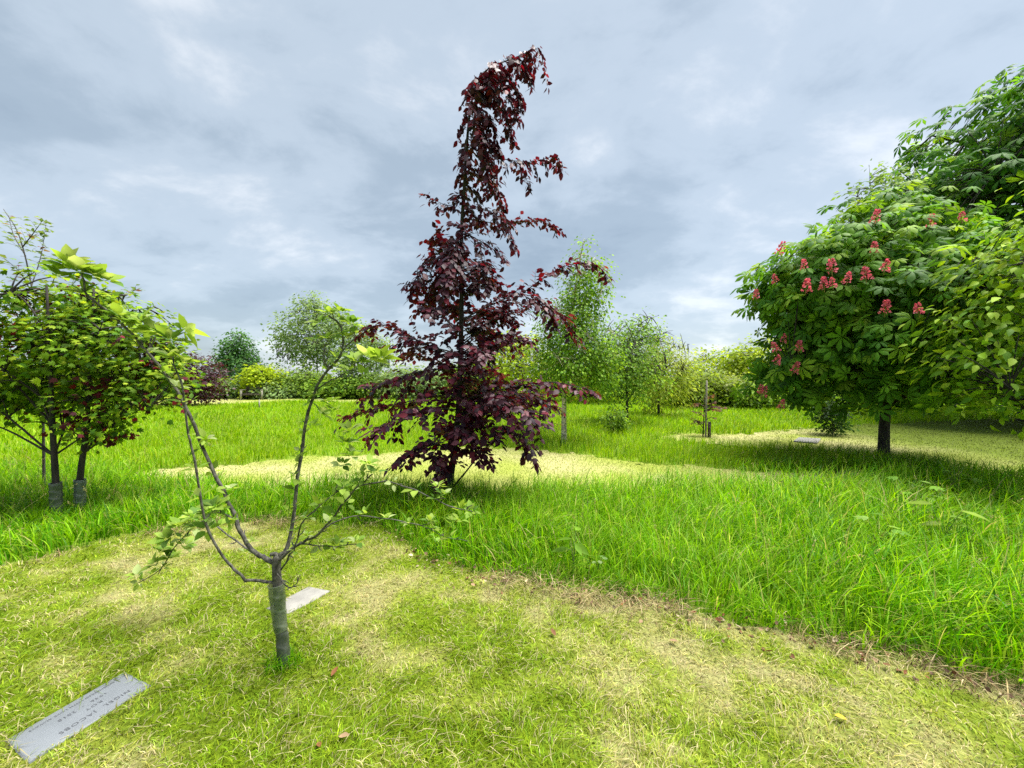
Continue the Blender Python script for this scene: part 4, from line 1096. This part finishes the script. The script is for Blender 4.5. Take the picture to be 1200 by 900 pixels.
for k, (px, pt, hw, d, cols, lab) in enumerate([
    (312, 430, 1.4, 25.5, G_LIME, 'bright green bush directly behind the wooden bench'),
    (352, 432, 1.6, 26, [(0.17, 0.28, 0.03), (0.22, 0.33, 0.05), (0.12, 0.2, 0.03)], 'yellow green round bush right of the wooden bench'),
    (268, 446, 1.5, 25.5, G_GREY, 'low grey green bush between purple bush and bench'),
    (245, 446, 1.3, 25, G_MID, 'low green bush beside the purple bush'),
    (332, 450, 1.4, 25.3, G_GREY, 'low olive bush behind the bench right end'),
    (385, 446, 1.5, 25.5, G_MID, 'low green bush below the tall airy willow'),
    (420, 440, 1.8, 25.5, G_MID, 'green bush beneath the rounded grey green tree'),
    (150, 430, 2.4, 24, G_MID, 'green hedge bush behind the leaning maple'),
    (70, 425, 2.8, 23, G_LIME, 'lime green hedge bush behind the upright maple'),
    (190, 440, 1.6, 24, G_LIME, 'lime hedge bush just left of the purple bush')]):
    far_tree('hedge_bush', lab, 'bush', px, pt, hw, d, cols, [3, 3, 2][:len(cols)], n_cl=150, per=12, leaf=.17, cr=.32, seed=151 + k, base_up=.0, trunk_r=.05)
# small bushes in the meadow
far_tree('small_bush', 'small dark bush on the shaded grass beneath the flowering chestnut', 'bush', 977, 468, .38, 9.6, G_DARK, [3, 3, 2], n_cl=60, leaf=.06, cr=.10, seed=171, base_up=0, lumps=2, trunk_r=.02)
far_tree('small_bush', 'small green sapling bush in the meadow right of the birch trunk', 'bush', 722, 474, .22, 9.6, G_MID, [3, 3, 2], n_cl=34, leaf=.06, cr=.09, seed=173, base_up=0, lumps=2, trunk_r=.015)

# ------------------------------------------------------------------ staked sapling
sk = W(827, 512, 9.4); sk[2] = gz(sk[0], sk[1])
st = Thing('stake', 'thin grey wooden stake beside the twiggy purple sapling', 'stake', sk)
bag = Bag(); Ht = W(827, 447, 9.4)[2]
bag.tube(np.array([sk - [0, 0, .1], sk + [0, 0, Ht * .5], [sk[0] + .01, sk[1], Ht]]), [.022, .021, .019], 6)
st.part('pole', bag.verts(), bag.faces(), M_WOOD_GREY)
st.part('point', *(lambda V, Q, T: (V, [Q, T]))(*tube(np.array([[sk[0] + .01, sk[1], Ht], [sk[0] + .01, sk[1], Ht + .03]]), [.019, .004], 6)), M_WOOD_GREY)
pk = sk + np.array([.06, -.05, 0])
po = Thing('post', 'short dark wooden post at the foot of the thin grey stake', 'post', pk)
bag = Bag(); bag.box(pk + [0, 0, .17], (.055, .055, .42)); po.part('shaft', bag.verts(), bag.faces(), M_WOOD_BROWN)
bag = Bag(); bag.box(pk + [0, 0, .385], (.047, .047, .012)); po.part('top', bag.verts(), bag.faces(), M_WOOD_GREY)
sb = sk + np.array([-.02, .10, 0])
sa = Thing('purple_sapling', 'scrawny sapling with few dark purple leaves tied to the stake', 'tree', sb)
L = Leaves(); V, Q, T = tube(smooth_path([sb - [0, 0, .05], sb + [.02, 0, .5], sb + [.03, 0, 1.05]], 8), np.linspace(.018, .006, 8), 6)
sa.part('trunk', V, [Q, T], M_BARK_DARK, smooth=True)
for (dx, dz0, dz1, dy) in [(-.25, .5, .62, -.1), (.32, .6, .85, .1), (.45, .7, .72, -.1), (-.2, .75, .8, .1), (.2, .35, .5, -.2), (-.22, .2, .45, .1), (.25, .85, 1.0, .1), (-.3, .3, .35, -.1), (.5, .65, .62, .2)]:
    bag = Bag(); P = smooth_path([sb + [.02, 0, dz0], sb + [dx * .5, dy * .5, (dz0 + dz1) / 2 + .05], sb + [dx, dy, dz1]], 9)
    spray(bag, L, P, .012, .05, .18, .035, .095, [(0.11, 0.05, 0.04), (0.16, 0.07, 0.05), (0.15, 0.14, 0.06)], [3, 2, 1], t0=.3)
    sa.part('branch', bag.verts(), bag.faces(), M_BARK_DARK, smooth=True)
put_leaves(sa, L, diamond(.32), M_LEAF_SOFT, 60)

# ------------------------------------------------------------------ bench and marker
bx_, bd_ = (298 - 600) / FPX * 24.0, 24.0
bz = float(gz(bx_, bd_))
be = Thing('garden_bench', 'small weathered wooden bench in front of the far hedge', 'bench', (bx_, bd_, bz))
def bpart(name, c, s, mat):
    bag = Bag(); bag.box(np.array([bx_, bd_, bz]) + c, s); be.part(name, bag.verts(), bag.faces(), mat)
for sx in (-.64, .64):
    bpart('leg', (sx, -.28, .30), (.09, .09, .60), M_WOOD_PALE); bpart('leg', (sx, .24, .40), (.07, .07, .80), M_WOOD_BROWN)
    bpart('armrest', (sx, -.02, .625), (.10, .62, .045), M_WOOD_PALE)
for k in range(4): bpart('seat_slat', (0, -.22 + k * .125, .40), (1.19, .105, .03), M_WOOD_BROWN)
for k in range(4): bpart('back_slat', (0, .20 + k * .01, .48 + k * .095), (1.21, .025, .08), M_WOOD_BROWN)
bpart('front_rail', (0, -.28, .335), (1.18, .04, .08), M_WOOD_BROWN)
mk = W(304, 480, 17.0); mk[2] = gz(mk[0], mk[1])
ms = Thing('marker_stake', 'short pale marker stake in the meadow before the bench', 'stake', mk)
bag = Bag(); bag.box(mk + [0, 0, .19], (.05, .03, .44)); ms.part('shaft', bag.verts(), bag.faces(), M_WOOD_PALE)
bag = Bag(); bag.box(mk + [0, 0, .43], (.042, .024, .035)); ms.part('top', bag.verts(), bag.faces(), M_WOOD_PALE)

# ------------------------------------------------------------------ memorial stones
def slab(th, name, q, thick, mat, bev=.006):
    q = np.asarray(q, float); cen = q.mean(0); zz = cen[2]
    lo = q.copy(); lo[:, 2] = zz - .03
    mid = q.copy(); mid[:, 2] = zz + thick - bev * .6
    inn = cen + (q - cen) * (1 - bev / .1); inn[:, 2] = zz + thick
    V = np.vstack([lo, mid, inn])
    F = []
    for a in (0, 4):
        for k in range(4): F.append([a + k, a + (k + 1) % 4, a + 4 + (k + 1) % 4, a + 4 + k])
    F += [[8, 9, 10, 11], [3, 2, 1, 0]]
    return th.part(name, V, np.array(F), mat)
def set_z(q):
    q = q.copy(); q[:, 2] = np.mean(gz(q[:, 0], q[:, 1])) + .012; return q
q1 = set_z(PLAQUES[0]); c1 = q1.mean(0)
pl = Thing('memorial_plaque', 'engraved grey slate memorial plaque flat in the lawn', 'plaque', c1)
slab(pl, 'slab', q1, .009, M_SLATE)
ax = unit((q1[0] - q1[3])[:2]); ay = unit((q1[0] - q1[1])[:2])   # ax along the length away from the camera, ay across towards the far edge
ang = math.atan2(-ax[1], -ax[0])        # the writing faces the other way
Lh = np.linalg.norm(q1[0] - q1[3]); Wh = np.linalg.norm(q1[0] - q1[1])
def engrave(text, size, across, along, sx=1.0):
    cu = bpy.data.curves.new('lettering', 'FONT'); cu.body = text; cu.size = size; cu.align_x = 'CENTER'; cu.align_y = 'CENTER'; cu.space_character = sx
    tmp = bpy.data.objects.new('lettering', cu); COL.objects.link(tmp)
    bpy.context.view_layer.update()
    me = bpy.data.meshes.new_from_object(tmp.evaluated_get(bpy.context.evaluated_depsgraph_get()))
    bpy.data.objects.remove(tmp); bpy.data.curves.remove(cu)
    me.materials.clear(); me.materials.append(M_INK)
    o = bpy.data.objects.new('lettering', me); COL.objects.link(o); o.parent = pl.root; o['kind'] = 'stuff'
    pos = ax * along + ay * across
    o.location = (pos[0], pos[1], q1[0][2] - c1[2] + .0102); o.rotation_euler = (0, 0, ang)
    return o
engrave('NIGEL  JACOBS', .028, -Wh * .26, .02, 1.25)
engrave('ROY', .024, -Wh * .05, .03, 1.3)
engrave('1946  -  2018', .024, Wh * .12, .01, 1.2)
engrave('REMEMBERED WITH LOVE ALWAYS', .016, Wh * .33, .0, 1.1)
q2 = set_z(PLAQUES[1])
pl2 = Thing('memorial_stone', 'pale blank stone slab in the lawn behind the apple tree trunk', 'plaque', q2.mean(0))
slab(pl2, 'slab', q2, .009, M_STONE, .004)
q3 = set_z(np.array([G(930, 519), G(958, 521), G(962, 516), G(936, 514.5)]))
pl3 = Thing('memorial_stone', 'small distant white stone slab on pale path before the chestnut', 'plaque', q3.mean(0))
slab(pl3, 'slab', q3, .03, M_STONE, .004)

# ------------------------------------------------------------------ weeds in the long grass
def weed(name, label, px, py, h, d, k, size, tm, cols, spread=.1):
    b = W(px, py, d); b[2] = gz(b[0], b[1]); th = Thing(name, label, 'plant', b)
    L = Leaves()
    for q in range(k):
        a = q * 2.4 + rng.normal(0, .3); r = spread * rng.uniform(.4, 1.2)
        tip = b + [math.cos(a) * r, math.sin(a) * r, h * rng.uniform(.8, 1.1)]
        if q >= 4: tip[2] = b[2] + h * rng.uniform(.45, .85)
        V, Q, T = tube(smooth_path([b + [0, 0, -.01], b + [math.cos(a) * r * .3, math.sin(a) * r * .3, h * .6], tip], 6), np.linspace(.004, .002, 6), 5)
        th.part('stem', V, [Q, T], M_BARK_GREEN, smooth=True)
        dr = unit(np.array([math.cos(a), math.sin(a), -.1])); L.add(tip[None] - dr * size * .1, dr, unit(UP + rng.normal(0, .25, 3)), size * rng.uniform(.8, 1.15), pal(cols, [1] * len(cols), 1))
    put_leaves(th, L, tm, M_LEAF_SOFT, 60)
M_BARK_GREEN = plain_mat('green_stem', (0.12, 0.20, 0.04), .6)
C_W = [(0.17, 0.34, 0.025), (0.24, 0.40, 0.07), (0.13, 0.28, 0.02)]
weed('hogweed_plant', 'pale broad leaved weed in the tall grass nearest the mown lawn', 1028, 668, .42, 2.95, 9, .12, lobed(), C_W, .09)
weed('hogweed_plant', 'pale lobed leaved weed further back in the tall grass', 1072, 610, .44, 3.9, 11, .12, lobed(), C_W, .13)
weed('hogweed_plant', 'silvery leaved weed clump at the back of the tall grass by chestnut shade', 1120, 585, .46, 4.5, 11, .10, lobed(), C_W, .14)
weed('dock_plant', 'dock with upright lime green leaves at the tall grass front', 672, 688, .30, 2.85, 6, .14, ovate(.2, .06, .1), [(0.17, 0.32, 0.02), (0.14, 0.28, 0.02)], .05)
weed('clover_plant', 'small pale round leaved weed beside the dock', 700, 690, .16, 2.82, 5, .045, ovate(.45, .04, .05), [(0.26, 0.36, 0.14), (0.20, 0.32, 0.10)], .05)
weed('nettle_plant', 'leafy weed under the low apple branch tips', 512, 662, .15, 3.2, 5, .07, ovate(.3, .05, .1), C_W, .08)
weed('dock_plant', 'lone dock with yellow green leaves amid the right hand tall grass', 1105, 665, .42, 3.1, 7, .15, ovate(.2, .06, .1), [(0.22, 0.34, 0.02), (0.16, 0.3, 0.02)], .08)

# ------------------------------------------------------------------ fallen leaves
def fallen(px, py, size, col, label, lift=.0):
    p = G(px, py) if lift == 0 else W(px, py, lift)
    if lift == 0: p[2] = gz(p[0], p[1]) + .024
    V0, T0 = ovate(.27, .16, -.30)
    a = rng.uniform(0, 6.28); ca, sa_ = math.cos(a), math.sin(a)
    V = V0 * size; V = np.stack([V[:, 0] * ca - V[:, 1] * sa_, V[:, 0] * sa_ + V[:, 1] * ca, V[:, 2] + .004], -1)
    o = link('fallen_leaf', mesh_np('fallen_leaf', V, T0, np.tile(col, (len(V), 1))), M_LITTER, None, tuple(p))
    tag(o, label, 'leaf', 'fallen leaves')
BR, OR, TAN = (0.15, 0.075, 0.04), (0.20, 0.085, 0.04), (0.28, 0.19, 0.11)
fallen(388, 799, .05, OR, 'reddish brown fallen leaf just right of the apple trunk base')
fallen(397, 872, .05, TAN, 'large tan fallen leaf nearest the bottom edge of the lawn')
fallen(373, 879, .04, OR, 'small orange fallen leaf beside the large tan one')
fallen(993, 849, .055, (0.40, 0.32, 0.04), 'thin yellow fallen leaf on the lawn in the right foreground')
fallen(651, 751, .05, BR, 'brown fallen leaf in the middle of the mown lawn')
fallen(784, 755, .05, TAN, 'pinkish tan fallen leaf below the tall grass edge')
fallen(1048, 706, .07, TAN, 'curled tan dead leaf caught high in the tall grass', 2.55)
fallen(1053, 757, .06, TAN, 'curled tan dead leaf low in the tall grass', 2.15)
# small brown litter along the edge, too fine to count
t = rng.uniform(-1.2, 3.2, 420); yb = np.interp(t, BX, BY)
x = t + rng.normal(0, .06, len(t)); y = yb - edge_wobble(t, yb) + rng.normal(-.05, .09, len(t)); k = len(x)
L = Leaves(); L.add(np.stack([x, y, gz(x, y) + rng.uniform(.015, .05, k)], -1), unit(np.stack([rng.normal(0, 1, k), rng.normal(0, 1, k), rng.normal(0, .3, k)], -1)), unit(UP + rng.normal(0, .5, (k, 3))), .032 * rng.uniform(.5, 1.3, k), pal([BR, OR, TAN, (0.10, 0.06, 0.04), (0.4, 0.33, 0.22)], [3, 2, 2, 3, 2], k))
V, F, C = leaf_mesh(ovate(.32, .14, -.15), *L.arrays())
tag(link('leaf_litter', mesh_np('leaf_litter', V, F, C), M_LITTER), 'scattered small brown dead leaves along the tall grass edge', 'leaf litter', kind='stuff')
print('TRIS', sum(len(o.data.polygons) for o in scene.objects if o.type == 'MESH' and o.data.users == 1), 'OBJ', len(scene.objects))
